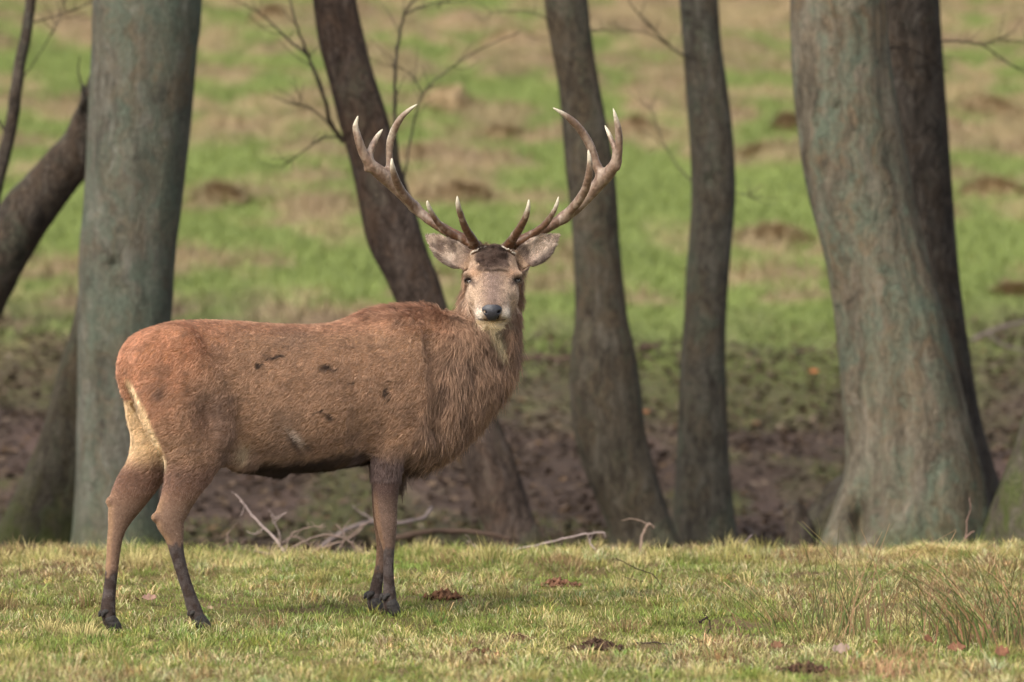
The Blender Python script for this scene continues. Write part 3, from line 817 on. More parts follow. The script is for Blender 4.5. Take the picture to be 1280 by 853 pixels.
class Field:
    def __init__(s, lo, hi, h):
        s.lo = np.array(lo, float); s.h = h
        s.n = np.ceil((np.array(hi) - s.lo) / h).astype(int) + 1
        s.a = np.full(s.n, 0.08, np.float32)
    def sub(s, lo, hi):
        i0 = np.maximum(np.floor((lo - s.lo) / s.h).astype(int), 0); i1 = np.minimum(np.ceil((hi - s.lo) / s.h).astype(int) + 1, s.n)
        if np.any(i1 <= i0): return None
        ax = [s.lo[k] + s.h * np.arange(i0[k], i1[k]) for k in range(3)]
        return tuple(slice(i0[k], i1[k]) for k in range(3)), np.meshgrid(*ax, indexing='ij')
    def put(s, sl, d, k, mode='add'):
        a = s.a[sl]
        if mode == 'cut': d = -d; 
        hh = np.maximum(k - np.abs(a - d), 0) / k
        s.a[sl] = (np.minimum(a, d) - hh * hh * k / 4) if mode == 'add' else (np.maximum(a, d) + hh * hh * k / 4)
    def seg(s, A, Bp, ra, rb, ka, kb, wax, k, mode='add'):
        """cone between A and Bp; radius ra..rb; lateral radius is r/k along wax"""
        A = np.asarray(A, float); Bp = np.asarray(Bp, float)
        R = max(ra, rb, ra / ka, rb / kb) + k + 2 * s.h
        q = s.sub(np.minimum(A, Bp) - R, np.maximum(A, Bp) + R)
        if q is None: return
        sl, (x, y, z) = q
        ab = Bp - A; L2 = ab.dot(ab) + 1e-12
        dx, dy, dz = x - A[0], y - A[1], z - A[2]
        t = np.clip((dx * ab[0] + dy * ab[1] + dz * ab[2]) / L2, 0, 1)
        dx -= t * ab[0]; dy -= t * ab[1]; dz -= t * ab[2]
        lt = dx * wax[0] + dy * wax[1] + dz * wax[2]
        kk = ka + (kb - ka) * t
        d2 = dx * dx + dy * dy + dz * dz + lt * lt * (kk * kk - 1)
        r = ra + (rb - ra) * t
        d = np.sqrt(np.maximum(d2, 1e-12)) - r
        d = d / np.maximum(1, kk) ** 0.5
        s.put(sl, d, k, mode)
    def chain(s, pts, wax, k, n=None, mode='add', wax2=None):
        """pts rows: x,y,z,r,k ; resampled on a spline"""
        pts = np.array(pts, float)
        S = spline(pts, n or (len(pts) - 1) * 3 + 1)
        tmp = Field.__new__(Field); tmp.lo, tmp.h, tmp.n = s.lo, s.h, s.n
        R = (pts[:, 3] * np.maximum(1, 1 / pts[:, 4])).max() + k + 3 * s.h
        q = s.sub(pts[:, :3].min(0) - R, pts[:, :3].max(0) + R)
        sl, _ = q
        tmp.a = np.full(s.n, 0, np.float32) if False else None
        full = Field.__new__(Field)
        full.lo = s.lo + s.h * np.array([c.start for c in sl]); full.h = s.h
        full.n = np.array([c.stop - c.start for c in sl]); full.a = np.full(full.n, 0.2, np.float32)
        for i in range(len(S) - 1):
            ww = wax if wax2 is None else (wax * (1 - i / (len(S) - 1)) + wax2 * i / (len(S) - 1))
            full.seg(S[i, :3], S[i + 1, :3], S[i, 3], S[i + 1, 3], S[i, 4], S[i + 1, 4], ww / np.linalg.norm(ww), 0.004)
        s.put(sl, full.a, k, mode)
    def ball(s, c, rx, k, mode='add', axes=None):
        c = np.asarray(c, float); rx = np.asarray(rx, float) * np.ones(3)
        R = rx.max() + k + 2 * s.h
        q = s.sub(c - R, c + R)
        if q is None: return
        sl, (x, y, z) = q
        dx, dy, dz = x - c[0], y - c[1], z - c[2]
        if axes is not None:
            e = [dx * a[0] + dy * a[1] + dz * a[2] for a in axes]
        else: e = [dx, dy, dz]
        rr_ = np.sqrt((e[0] / rx[0]) ** 2 + (e[1] / rx[1]) ** 2 + (e[2] / rx[2]) ** 2)
        s.put(sl, (rr_ - 1) * rx.min(), k, mode)
    def cloud(s, pts, thick, k):
        """shell round a set of points"""
        R = thick.max() + k + 2 * s.h
        sl, (x, y, z) = s.sub(pts.min(0) - R, pts.max(0) + R)
        g = np.stack([x, y, z], -1).reshape(-1, 3)
        d = np.full(len(g), 9.0)
        for i in range(0, len(pts), 40):
            dd = np.sqrt(((g[:, None, :] - pts[None, i:i + 40]) ** 2).sum(-1)) - thick[None, i:i + 40]
            d = np.minimum(d, dd.min(1))
        s.put(sl, d.reshape(x.shape), k)
    def sample(s, p):
        q = (np.asarray(p) - s.lo) / s.h; i = np.clip(np.floor(q).astype(int), 0, s.n - 2); f = np.clip(q - i, 0, 1)
        r_ = 0
        for a in (0, 1):
            for b_ in (0, 1):
                for c in (0, 1):
                    wgt = (f[..., 0] if a else 1 - f[..., 0]) * (f[..., 1] if b_ else 1 - f[..., 1]) * (f[..., 2] if c else 1 - f[..., 2])
                    r_ = r_ + wgt * s.a[i[..., 0] + a, i[..., 1] + b_, i[..., 2] + c]
        return r_
    def front(s, px, py, d0, d1):
        ys = np.arange(d0, d1, 0.001)
        p = np.stack([(px - 640) * ys / F, ys, CAM_Z - (py - 426.5) * ys / F], 1)
        v = s.sample(p); k = np.where(v < 0)[0]
        return p[k[0]] if len(k) else None
    def mesh(s):
        g = vdb.FloatGrid(0.08); g.copyFromArray(s.a)
        v, q = g.convertToQuads(isovalue=0.0) if hasattr(g, 'convertToQuads') else g.convertToPolygons(0.0)[:2]
        v = np.asarray(v, float) * s.h + s.lo
        return v, np.asarray(q)[:, ::-1]
    def normals(s, p, e=None):
        e = e or s.h
        n = np.stack([s.sample(p + np.array(d) * e) - s.sample(p - np.array(d) * e) for d in ((1, 0, 0), (0, 1, 0), (0, 0, 1))], 1)
        return n / (np.linalg.norm(n, axis=1)[:, None] + 1e-9)

def C(rows):
    """rows (px, py, radius px, lateral centre m, lateral radius m) -> chain rows"""
    out_ = []
    for px, py, rp, lat, lr in rows:
        p, mpp = B(px, py, lat)
        r_ = rp * mpp
        out_.append([*p, r_, r_ / lr])
    return out_

fld = Field((-1.72, 19.3, -0.06), (0.32, 21.3, 1.52), 0.005)
# trunk of the body
fld.chain(C([(196, 460, 52, 0, .135), (225, 473, 72, 0, .17), (262, 482, 83, 0, .185), (300, 487, 86, 0, .195), (345, 496, 92, 0, .215), (390, 497, 92, 0, .225),
             (430, 492, 91, 0, .215), (465, 485, 93, 0, .20), (500, 480, 93, 0, .185), (530, 482, 84, 0, .165)]), NL, 0.03)
# hip bones, shoulder, withers
fld.chain(C([(528, 404, 16, 0, .06), (497, 402, 16, 0, .055), (462, 410, 15, 0, .055), (435, 421, 12, 0, .06)]), NL, 0.05)
fld.chain(C([(530, 412, 20, 0, .07), (555, 428, 26, 0, .09)]), NL, 0.06)
for sgn in (1, -1):
    fld.chain(C([(502 - 4 * (sgn < 0), 430, 36, .10 * sgn, .07), (508, 480, 50, .13 * sgn, .07), (503, 530, 40, .125 * sgn, .065)]), NL, 0.05)
    fld.ball(B(222, 425, .09 * sgn)[0], 0.06, 0.07)
# brisket
fld.chain(C([(540, 525, 40, 0, .11), (527, 545, 32, 0, .10), (503, 554, 26, 0, .10)]), NL, 0.05)
# neck
fld.chain(C([(525, 470, 82, 0, .155), (556, 470, 70, 0, .145), (590, 450, 54, 0, .13), (606, 412, 39, 0, .12), (614, 376, 34, 0, .11), (617, 345, 29, 0, .10)]), NL, 0.035)
# hind legs
fld.chain(C([(212, 462, 54, .085, .09), (226, 505, 58, .115, .085), (241, 545, 47, .125, .075), (240, 575, 37, .12, .062), (231, 602, 28, .115, .05), (221, 626, 23.5, .11, .038),
             (212.5, 648, 21.5, .11, .033), (216, 664, 16, .11, .031), (219, 679, 12, .11, .029), (222, 694, 10.3, .11, .027), (229, 720, 9.3, .11, .026), (237, 744, 9.3, .11, .028), (243, 762, 10.6, .11, .032), (249, 776, 9.5, .11, .030)]), NL, 0.03, n=50)
fld.chain(C([(205, 462, 52, -.085, .09), (200, 505, 47, -.115, .085), (196, 540, 35, -.12, .07), (190, 568, 30, -.115, .058), (182, 588, 28, -.11, .05), (170, 607, 27.5, -.11, .042), (159, 625, 25, -.11, .036),
             (151.5, 642, 19.5, -.11, .033), (147, 658, 14, -.11, .031), (143.5, 674, 11.5, -.11, .029), (141.5, 694, 10.2, -.11, .027), (139, 720, 9.5, -.11, .026), (136.5, 744, 9.7, -.11, .028), (135, 762, 10.8, -.11, .032), (137, 777, 9.5, -.11, .030)]), NL, 0.03, n=50)
# hock points
fld.ball(B(193, 647, .11)[0], 0.017, 0.02); fld.ball(B(136.5, 627, -.11)[0], 0.017, 0.02)
# fore legs
fld.chain(C([(500, 500, 46, .12, .07), (490, 540, 33, .115, .062), (485, 565, 24, .11, .055), (483, 592, 20, .105, .048), (482, 620, 18, .10, .042), (482.5, 642, 16, .10, .036), (483.5, 657, 14.5, .10, .036), (484.5, 672, 11.8, .10, .031),
             (485.8, 688, 8.6, .10, .026), (485.6, 709, 8.0, .10, .024), (486, 730, 8.6, .10, .026), (487, 746, 10, .10, .030), (487.5, 758, 9.8, .10, .029)]), NL, 0.03, n=46)
fld.chain(C([(492, 500, 44, -.12, .07), (484, 545, 30, -.115, .06), (481, 590, 20, -.105, .048), (480, 630, 17, -.10, .04), (480, 655, 14.5, -.10, .036), (480, 672, 12, -.10, .032),
             (477.5, 688, 8.6, -.10, .026), (475.5, 709, 8.2, -.10, .024), (471, 730, 8.8, -.10, .026), (468.8, 745, 9.8, -.10, .030), (468.3, 757, 9.6, -.10, .029)]), NL, 0.03, n=46)
# flank fold and sheath
fld.chain(C([(262, 540, 30, .12, .05), (285, 565, 20, .09, .04), (310, 575, 14, .05, .05)]), NL, 0.05)
fld.chain(C([(300, 578, 9, 0, .03), (350, 588, 8, 0, .03)]), NL, 0.04)
# hollow of the flank, crease behind the elbow, edge of the shoulder
for sgn in (1, -1):
    fld.ball(B(288, 520, .262 * sgn)[0], (0.11, 0.085, 0.14), 0.07, 'cut')
    fld.chain(C([(452, 530, 12, .240 * sgn, .03), (455, 556, 13, .20 * sgn, .03)]), NL, 0.05, mode='cut')
    fld.chain(C([(545, 430, 12, .180 * sgn, .03), (552, 480, 13, .186 * sgn, .03), (548, 530, 12, .163 * sgn, .03)]), NL, 0.05, mode='cut')
    fld.chain(C([(232, 430, 14, .150 * sgn, .03), (275, 500, 12, .175 * sgn, .03), (280, 545, 10, .165 * sgn, .03)]), NL, 0.06)
# groove under the tail between the thighs, tail
fld.seg(B(150, 515, -.015)[0], B(172, 575, -.005)[0], 0.032, 0.035, 1.2, 1.2, NL, 0.035, 'cut')
fld.chain(C([(165, 440, 14, 0, .03), (155, 464, 10, 0, .026), (156, 486, 7, 0, .02), (162, 506, 3.5, 0, .012)]), NL, 0.012)

# the coat will add its own thickness
fld.a += 0.0055
# head ------------------------------------------------------------------
PXM = HD / F
def Hrow(px, py, dy, rw, rv): return [*Hp(px, py, dy), rv * PXM, rv / rw]
fld.chain([Hrow(617, 340, .03, 30, 27), Hrow(616.5, 346, -.04, 32, 28), Hrow(616, 357, -.10, 28, 24), Hrow(615.5, 369, -.17, 23.5, 21), Hrow(615.2, 379, -.235, 19.5, 17.5), Hrow(615, 386.5, -.29, 17.5, 15.0), Hrow(615, 389, -.315, 15.0, 12.5)], XA, 0.02, n=26)
# lower jaw and cheeks
fld.chain([Hrow(616, 368, .0, 31, 22), Hrow(615.5, 377, -.08, 28, 19), Hrow(615, 388, -.17, 20, 13), Hrow(614.5, 397, -.24, 14, 9), Hrow(614.3, 401, -.285, 11.5, 7)], XA, 0.022, n=20)
for s_, ex in ((-1, 585.5), (1, 647.5)):
    fld.ball(Hp(616 + s_ * 27, 343.0, -.088), (0.030, 0.034, 0.015), 0.018)          # brow
    fld.ball(Hp(616 + s_ * 22, 368, -.115), (0.026, 0.05, 0.03), 0.03)               # cheek bone
    fld.ball(Hp(616 + s_ * 12.5, 391, -.29), (0.026, 0.035, 0.024), 0.018)           # lip
    fld.chain([Hrow(616 + s_ * 14, 330, .01, 11, 11), Hrow(616 + s_ * 19, 317, .02, 9, 9)], XA, 0.02, n=5)     # pedicle
fld.ball(Hp(616, 322, -.02), (0.062, 0.05, 0.032), 0.03)                            # poll
# eyes: hollows for the eyeballs, found on the surface
EYES = []
for s_, ex, ey in ((-1, 586.5, 352.2), (1, 646.8, 351.4)):
    sp = fld.front(ex, ey, 20.2, 20.9)
    out_ = np.array([0.55 * s_, -0.83, 0.08]); out_ /= np.linalg.norm(out_)
    c_ = sp - out_ * 0.0105
    EYES.append((c_, out_, s_))
    fld.seg(c_ + out_ * 0.013 + XA * -0.009, c_ + out_ * 0.013 + XA * 0.009, 0.011, 0.011, 1, 1, UP, 0.008, 'cut')
    fld.chain([[*(c_ + out_ * 0.009 + XA * -0.019 * 1 + UP * 0.004), 0.004, 1], [*(c_ + out_ * 0.0155 + UP * 0.0135), 0.0055, 1], [*(c_ + out_ * 0.009 + XA * 0.019 + UP * 0.004), 0.004, 1]], XA, 0.006, n=9)
    fld.chain([[*(c_ + out_ * 0.009 + XA * -0.018 - UP * 0.004), 0.003, 1], [*(c_ + out_ * 0.0145 - UP * 0.012), 0.004, 1], [*(c_ + out_ * 0.009 + XA * 0.018 - UP * 0.004), 0.003, 1]], XA, 0.006, n=9)
# mouth
mp = [fld.front(x_, y_, 20.1, 20.7) for x_, y_ in ((599, 399), (606, 401), (615, 401.6), (624, 401), (631, 399))]
mp = [m_ for m_ in mp if m_ is not None]
if len(mp) > 2:
    fld.chain([[*m_, 0.0035, 1] for m_ in mp], XA, 0.006, mode='cut')
# ears: cupped shells
EARS = []
for s_, tip, base, lowm, topm in ((-1, (532.5, 291), (584, 326), (556, 331), (560, 303)), (1, (699.5, 286), (652, 324), (679, 331), (672, 302))):
    tp = Hp(tip[0], tip[1], 0.03); bp = Hp(base[0], base[1], 0.0)
    ax_ = tp - bp; L = np.linalg.norm(ax_); ax_ /= L
    dn = np.cross(ax_, np.array([0, 1, 0])); dn = dn / np.linalg.norm(dn)
    if dn[2] > 0: dn = -dn
    bk = np.cross(ax_, dn); bk = bk if bk[1] > 0 else -bk
    pts = []; th = []
    for t in np.linspace(-0.06, 1, 30):
        tt = max(t, 0)
        w_ = float(np.interp(tt, [0, .15, .35, .55, .72, .86, .95, 1], [.034, .044, .048, .042, .031, .018, .009, .002]))
        for a_ in np.linspace(-1, 1, 17):
            curl = 1.15 - 0.45 * tt
            ang_ = a_ * curl
            off = dn * (w_ * math.sin(ang_) / max(math.sin(curl), .5) + 0.012 * math.sin(pi * tt)) + bk * (w_ * 0.75 * (math.cos(ang_) - math.cos(curl)) + 0.0)
            pts.append(bp + ax_ * L * t + off); th.append(0.0045 + 0.002 * (1 - tt))
    fld.cloud(np.array(pts), np.array(th), 0.010)
    EARS.append((bp, ax_, L, dn, bk, s_))

bv, bq = fld.mesh()
print('stag body', len(bv), 'verts')
root = empty('stag', B(330, 785, 0)[0] * np.array([1, 1, 0]) + np.array([0, 0, gz(*B(330, 785, 0)[0][:2])]))
tag(root, 'red deer stag with large branching antlers looking at the camera', 'deer')
RL = np.array(root.location)

# coat colour as a function of the place on the animal ------------------
MARKS = [(409, 463, 12, 8), (418, 461, 7, 3), (340, 449, 12, 2), (486, 500, 2.5, 5), (352, 447, 8, 3), (326, 455, 7, 3), (441, 481, 5, 4), (483, 493, 3.5, 8), (413, 520, 6, 7), (404, 517, 9, 2.5), (488, 478, 3, 4), (552, 552, 8, 7)]
def coat(p, nrm, seed=0):
    d = p - np.array([OX, OY, 0])
    t = d @ FW; lat = d @ NL
    Dm = OY + t * sa
    u = 640 + F * (OX + t * ca) / Dm                 # where the point would show if it lay in the middle plane
    v = 426.5 + (CAM_Z - p[:, 2]) * F / Dm
    uv = 640 + F * p[:, 0] / p[:, 1]; vv_ = 426.5 + (CAM_Z - p[:, 2]) * F / p[:, 1]
    n1 = vnoise(p, 0.06, 201, 3); n2 = vnoise(p, 0.018, 202, 2); n3 = vnoise(p, (0.02, 0.02, 0.06), 203, 2); n0 = vnoise(p, 0.2, 204, 2)
    def w3(a): return np.clip(a, 0, 1)[:, None]
    c = np.ones((len(p), 3)) * lin((150, 114, 84))
    def put(colr, wgt):
        nonlocal c
        wgt = np.clip(wgt, 0, 1)[:, None]
        c = c * (1 - wgt) + lin(colr) * wgt
    put((130, 102, 80), 0.7 * sstep(-0.1, 0.6, n0))
    put((166, 112, 76), (1 - sstep(215, 330, u + 0.75 * (v - 400) + 20 * n1)) * 0.85)       # ruddy rump
    put((164, 118, 86), (1 - sstep(408, 425, v + 6 * n1)) * sstep(180, 220, u) * 0.6)
    put((138, 94, 66), (1 - sstep(388, 410, v + 9 * n1 + 4 * n2)) * sstep(390, 450, u) * (1 - sstep(530, 575, u)) * 0.75)
    put((122, 88, 66), np.exp(-((u - 240) / 32) ** 2 - ((v - 520) / 34) ** 2) * 0.7)  # shadow on the thigh, painted into the coat
    put((116, 84, 70), sstep(560, 600, v + 8 * n1) * (1 - sstep(300, 320, u)) * (u < 330) * 0.75)
    put((92, 70, 58), np.exp(-((u - 178) / 9) ** 2 - ((v - 492) / 12) ** 2) * 0.7 * (lat > 0.05))
    put((78, 50, 36), (1 - sstep(388, 402, v + 6 * n1)) * sstep(405, 440, u) * (1 - sstep(530, 560, u)) * sstep(0.0, 0.35, n2 + 0.4 * n1) * 0.75)
    # neck
    nk = sstep(525, 560, u + 0.35 * (v - 430) + 10 * n1)
    put((126, 96, 72), nk * 0.8)
    put((92, 68, 52), nk * sstep(0.05, 0.5, n3) * 0.75)
    put((96, 72, 56), np.exp(-((uv - 622) / 24) ** 2 - ((vv_ - 425) / 26) ** 2) * 0.7 * (v > 400))
    put((168, 128, 94), nk * sstep(0.25, 0.6, -n3) * 0.5)
    put((88, 66, 52), np.exp(-((u - np.interp(v, [430, 480, 540], [540, 556, 560]) + 6 * n1) / 7) ** 2) * (v > 425) * (v < 560) * (lat > 0) * 0.28)
    # belly
    bl = np.interp(u, [180, 285, 320, 350, 400, 450, 500, 530, 560], [600, 590, 578, 574, 568, 562, 585, 570, 590])
    bel = sstep(-7, 9, v - bl + 8 * n1 + 5 * n2) * (u > 285) * (u < 545) * (v < 640)
    put((46, 33, 27), bel)  # shade of the underside put into the belly colour
    put((170, 148, 112), np.exp(-((u - 290) / 12) ** 2 - ((v - 567) / 12) ** 2) * 0.7)
    put((190, 172, 156), np.exp(-((u - 352 - 0.9 * (v - 548)) / 6) ** 2 - ((v - 548) / 11) ** 2) * 0.75 * (lat > 0))
    put((112, 84, 66), np.exp(-((v - bl + 16 + 10 * n1) / 13) ** 2) * (u > 300) * (u < 460) * 0.55)  # shading above the belly edge, painted as a darker band
    put((104, 80, 66), np.exp(-((u - 252 - 0.25 * (v - 520)) / 16) ** 2) * sstep(470, 510, v) * (1 - sstep(590, 620, v)) * (lat > 0) * 0.75)  # haunch shading put into the coat colour for contrast
    put((112, 84, 64), sstep(0.05, 0.5, vnoise(p, (0.10, 0.10, 0.05), 205, 3)) * (v < 590) * 0.45)
    put((60, 44, 36), np.exp(-((u - 345 - 0.9 * (v - 548)) / 3.5) ** 2 - ((v - 552) / 13) ** 2) * 0.85 * (lat > 0))
    put((64, 48, 40), np.exp(-((u - 366 - 1.6 * (v - 558)) / 3.5) ** 2 - ((v - 558) / 5) ** 2) * 0.8 * (lat > 0))
    # pale rump between the thighs
    rear = (nrm @ -FW)
    edge = np.interp(v, [470, 480, 510, 545, 575, 600], [156, 161, 176, 191, 203, 206])
    em = np.abs(lat)
    pale = (1 - sstep(-1, 4, uv - edge - 2 + 3 * n2)) * sstep(468, 486, v + 4 * n2) * (1 - sstep(560, 590, v + 6 * n1)) * (u < 225) * (1 - sstep(0.0, 0.03, -lat - 0.20))
    put((202, 172, 126), pale * 0.85)
    put((162, 112, 80), (np.abs(lat) < 0.032) * (v < 500) * (v > 440) * (u < 172) * 0.9)
    put((96, 72, 54), np.exp(-((uv - edge + 3) / 2.5) ** 2) * (v > 480) * (v < 512) * (u < 225) * 0.6)
    put((222, 196, 150), np.exp(-((uv - edge - 3) / 3.0) ** 2) * sstep(470, 482, v) * (1 - sstep(570, 590, v)) * (u < 225) * 0.85)
    # legs
    near = lat > 0
    fore = u > 430
    ht = np.where(fore, np.where(near, 686, 716), np.where(near, 682, 716))
    low = sstep(-6, 6, v - ht + 9 * n2 + 7 * n1) * (v > 600)
    leg = sstep(605, 640, v)
    put((124, 100, 84), leg * 0.8)
    put((108, 88, 78), leg * fore * 0.75)
    put((96, 76, 70), fore * sstep(552, 580, v + 8 * n1) * (u < 530) * (np.abs(lat) > .05) * (1 - sstep(600, 640, v)) * 0.85)
    put((136, 104, 78), fore * leg * sstep(0.55, 0.95, nrm @ -FW) * 0.6)
    put((56, 47, 44), low * 0.92)
    put((86, 78, 76), low * sstep(0.0, 0.5, n2 + 0.25 * near) * 0.6)
    put((170, 134, 98), (~fore) * leg * sstep(0.3, 0.8, nrm @ -FW) * (1 - low) * 0.4)
    # dirt on the flank
    for mx, my, a_, b_ in MARKS:
        g = np.exp(-(((uv - mx + 3 * n2 * 3) / a_) ** 2 + ((vv_ - my + 8 * n1) / b_) ** 2) * 1.2) * (lat > 0)
        put((44, 33, 29), sstep(0.25, 0.95, g + 0.45 * n2 * (g > 0.15)) * 0.9)
    # head
    hz = p[:, 1] < 20.62
    hd = (vv_ < 412) & (uv > 574) & (uv < 660) & ((p[:, 1] < HD + 0.02))
    sx = np.abs(uv - 616)
    hlim = np.interp(vv_, [330, 352, 368, 380, 392, 400, 408, 413], [46, 42, 36, 31, 26, 22, 15, 6])
    hm = hd.astype(float) * sstep(-0.02, 0.03, HD + 0.0 - p[:, 1] + 0.02) * (1 - sstep(-3, 2, sx - hlim + 3 * n2))
    put((152, 126, 102), hm)
    put((112, 92, 82), hm * np.exp(-(sx / 13) ** 2) * sstep(332, 345, vv_) * (1 - sstep(382, 390, vv_)) * 0.85)
    put((180, 154, 128), hm * np.exp(-((sx - 24) / 8) ** 2 - ((vv_ - 370) / 16) ** 2) * 0.7)
    put((166, 130, 100), hm * np.exp(-((sx - 23) / 9) ** 2 - ((vv_ - 341) / 7) ** 2) * 0.8)
    put((216, 204, 188), hm * np.exp(-((sx - 16) / 5.5) ** 2 - ((vv_ - 393) / 8) ** 2) * 0.95)
    put((206, 182, 142), hm * sstep(399, 403, vv_) * (sx < 22) * 0.9)
    put((64, 46, 38), hm * (1 - sstep(334, 342, vv_ + 0.02 * sx ** 2 + 6 * n2)) * (1 - sstep(17, 24, sx)) * 0.92)
    put((40, 30, 27), hm * np.exp(-((sx - 30.5) / 6.2) ** 2 - ((vv_ - 351.0) / 4.6) ** 2) * 1.4)
    put((34, 32, 36), hm * (sx < 9.5 - 0.3 * np.clip(vv_ - 391, 0, 20)) * (vv_ > 383) * (vv_ < 399) * (p[:, 1] < HD - .2))
    put((80, 60, 50), hm * np.exp(-((sx - 23) / 4) ** 2 - ((vv_ - 354.5) / 2.2) ** 2) * 0.7)
    put((96, 74, 64), hm * np.exp(-((sx - 11) / 1.6) ** 2 - ((vv_ - 354) / 3.5) ** 2) * 0.6)
    put((56, 44, 38), hm * np.exp(-((vv_ - 400.8 + 0.006 * sx ** 2) / 0.9) ** 2) * (sx < 18) * (p[:, 1] < 20.45) * 0.85)
    put((104, 84, 74), hm * sstep(0.1, 0.6, vnoise(p, 0.011, 206, 2) + 0.3 * n1) * (vv_ < 388) * 0.5)
    put((70, 52, 44), hm * np.exp(-((sx - 24.5 + 0.6 * (vv_ - 356)) / 1.8) ** 2 - ((vv_ - 357) / 3.5) ** 2) * 0.7)
    # cream throat
    put((204, 184, 140), np.exp(-(((uv - (617 + 0.33 * (vv_ - 405))) / (9 - 0.13 * np.clip(vv_ - 405, 0, 60))) ** 2)) * sstep(402, 408, vv_) * (1 - sstep(436, 452, vv_)) * (nrm[:, 1] < 0.2) * 0.9)
    # ears
    for bp, ax_, L, dn, bk, s_ in EARS:
        q = p - bp; tt = (q @ ax_) / L; oo = q @ dn
        ins = (tt > 0.03) & (tt < 1.1) & (np.abs(oo) < 0.09) & (np.abs(q @ bk) < 0.07)
        frontf = sstep(0.0, 0.4, -nrm[:, 1])
        put((136, 112, 94), ins * 1.0)
        put((196, 176, 156), ins * frontf * (0.55 + 0.5 * n3) * sstep(0.0, 0.3, tt))
        put((84, 66, 58), ins * frontf * sstep(0.0, 0.45, n1 + 0.5 * n2) * 0.7)
        put((70, 54, 47), ins * sstep(0.034, 0.050, np.abs(oo)) * 0.75)
        put((84, 64, 54), ins * sstep(0.86, 1.0, tt) * 0.7)
    c = c * (1 + 0.14 * n2[:, None])
    return c, u, v, uv, vv_, lat, t

bn = fld.normals(bv)
bc, *_ = coat(bv, bn)
body = make_mesh('body', bv - RL, bq, M['skin'], root, col=bc * 0.85)

# fur ---------------------------------------------------------------------
NF = 430000
tri = np.concatenate([bq[:, [0, 1, 2]], bq[:, [0, 2, 3]]])
A_, B_, C_ = bv[tri[:, 0]], bv[tri[:, 1]], bv[tri[:, 2]]
ar = np.linalg.norm(np.cross(B_ - A_, C_ - A_), axis=1)
wgt = ar.copy()
cen = (A_ + B_ + C_) / 3
wgt *= np.where((cen[:, 1] < 20.6) & (cen[:, 2] > 1.1) & (cen[:, 0] > -0.25), 2.6, 1.0)
rf = np.random.default_rng(77)
ti = rf.choice(len(tri), NF, p=wgt / wgt.sum())
r1 = np.sqrt(rf.random(NF))[:, None]; r2 = rf.random(NF)[:, None]
pp = A_[ti] * (1 - r1) + B_[ti] * (r1 * (1 - r2)) + C_[ti] * (r1 * r2)
nr = fld.normals(pp)
cc, u, v, uv, vv_, lat, t_ = coat(pp, nr)
hd = (np.abs(uv - 616) < np.interp(vv_, [330, 352, 368, 380, 392, 400, 408, 413], [46, 42, 36, 31, 26, 22, 15, 6])) & (vv_ < 412) & (pp[:, 1] < HD + 0.02)
earm = np.zeros(NF, bool)
for bp, ax_, L, dn, bk, s_ in EARS:
    q = pp - bp; tt = (q @ ax_) / L
    earm |= (tt > 0.05) & (tt < 1.15) & (np.abs(q @ dn) < 0.09) & (np.abs(q @ bk) < 0.07)
neck = sstep(520, 565, u + 0.3 * (v - 430)) * (v < 600)
leg = np.maximum(sstep(590, 630, v), sstep(548, 590, v) * (u > 452) * (u < 508) * (np.abs(lat) > 0.05))
mane = neck * sstep(385, 420, v)
ln = 0.014 + 0.032 * neck + 0.014 * mane
ln = np.where(leg > 0, ln * (1 - 0.75 * leg), ln)
hump = (1 - sstep(392, 408, v)) * sstep(425, 470, u) * (1 - sstep(540, 570, u))
ln = ln + 0.016 * hump
bellyh = sstep(555, 580, v) * (u > 290) * (u < 545) * (v < 600)
ln = ln + 0.012 * bellyh
ln = np.where(hd, 0.0055, ln)
tuft = hd & (vv_ < 337) & (np.abs(uv - 616) < 16)
ln = np.where(tuft, 0.020, ln)
ln = np.where(earm, 0.009, ln)
cream = (vv_ > 404) & (vv_ < 455) & (np.abs(uv - 622) < 14) & (nr[:, 1] < 0)
ln = np.where(cream, 0.03, ln)
ln *= 0.6 + 0.7 * rf.random(NF)
# combing directions
dirv = -FW * 0.9 + np.array([0, 0, -0.55])
dirs = np.ones((NF, 3)) * dirv
dirs = dirs * (1 - neck)[:, None] + neck[:, None] * (np.array([0, 0, -1.0]) + 0.25 * -FW)
dirs = dirs * (1 - leg)[:, None] + leg[:, None] * np.array([0, 0, -1.0])
up_head = np.stack([0.35 * np.sign(uv - 616), np.full(NF, 0.6), np.full(NF, 0.75)], 1)
dirs = np.where(hd[:, None], up_head, dirs)
for bp, ax_, L, dn, bk, s_ in EARS:
    q = pp - bp; tt = (q @ ax_) / L
    m_ = (tt > 0.05) & (tt < 1.15) & (np.abs(q @ dn) < 0.09) & (np.abs(q @ bk) < 0.07)
    dirs[m_] = ax_
clx = np.stack([vnoise(pp, 0.035, 301 + k, 2) for k in range(3)], 1)
cly = np.stack([vnoise(pp, 0.012, 311 + k, 1) for k in range(3)], 1)
dirs = dirs + clx * (0.55 + 0.6 * neck + 1.3 * hump)[:, None] + cly * 0.35
dirs = np.where(tuft[:, None], clx * 2.2 + np.array([0, -0.5, -0.2]), dirs)
dirs = dirs - nr * (dirs * nr).sum(1)[:, None]
dirs /= np.linalg.norm(dirs, axis=1)[:, None] + 1e-9
lift = 0.20 + 0.16 * rf.random(NF) + 0.18 * hump + 0.10 * neck + 0.35 * tuft
jit = rf.normal(size=(NF, 3)) * 0.13
d1 = dirs + nr * (lift * 1.5)[:, None] + jit
d2 = dirs + nr * (lift * 0.25)[:, None] + jit * 1.6 + np.array([0, 0, -0.15])
p0 = pp - nr * 0.001
p1 = p0 + d1 * (ln * 0.5)[:, None]
p2 = p1 + d2 * (ln * 0.5)[:, None]
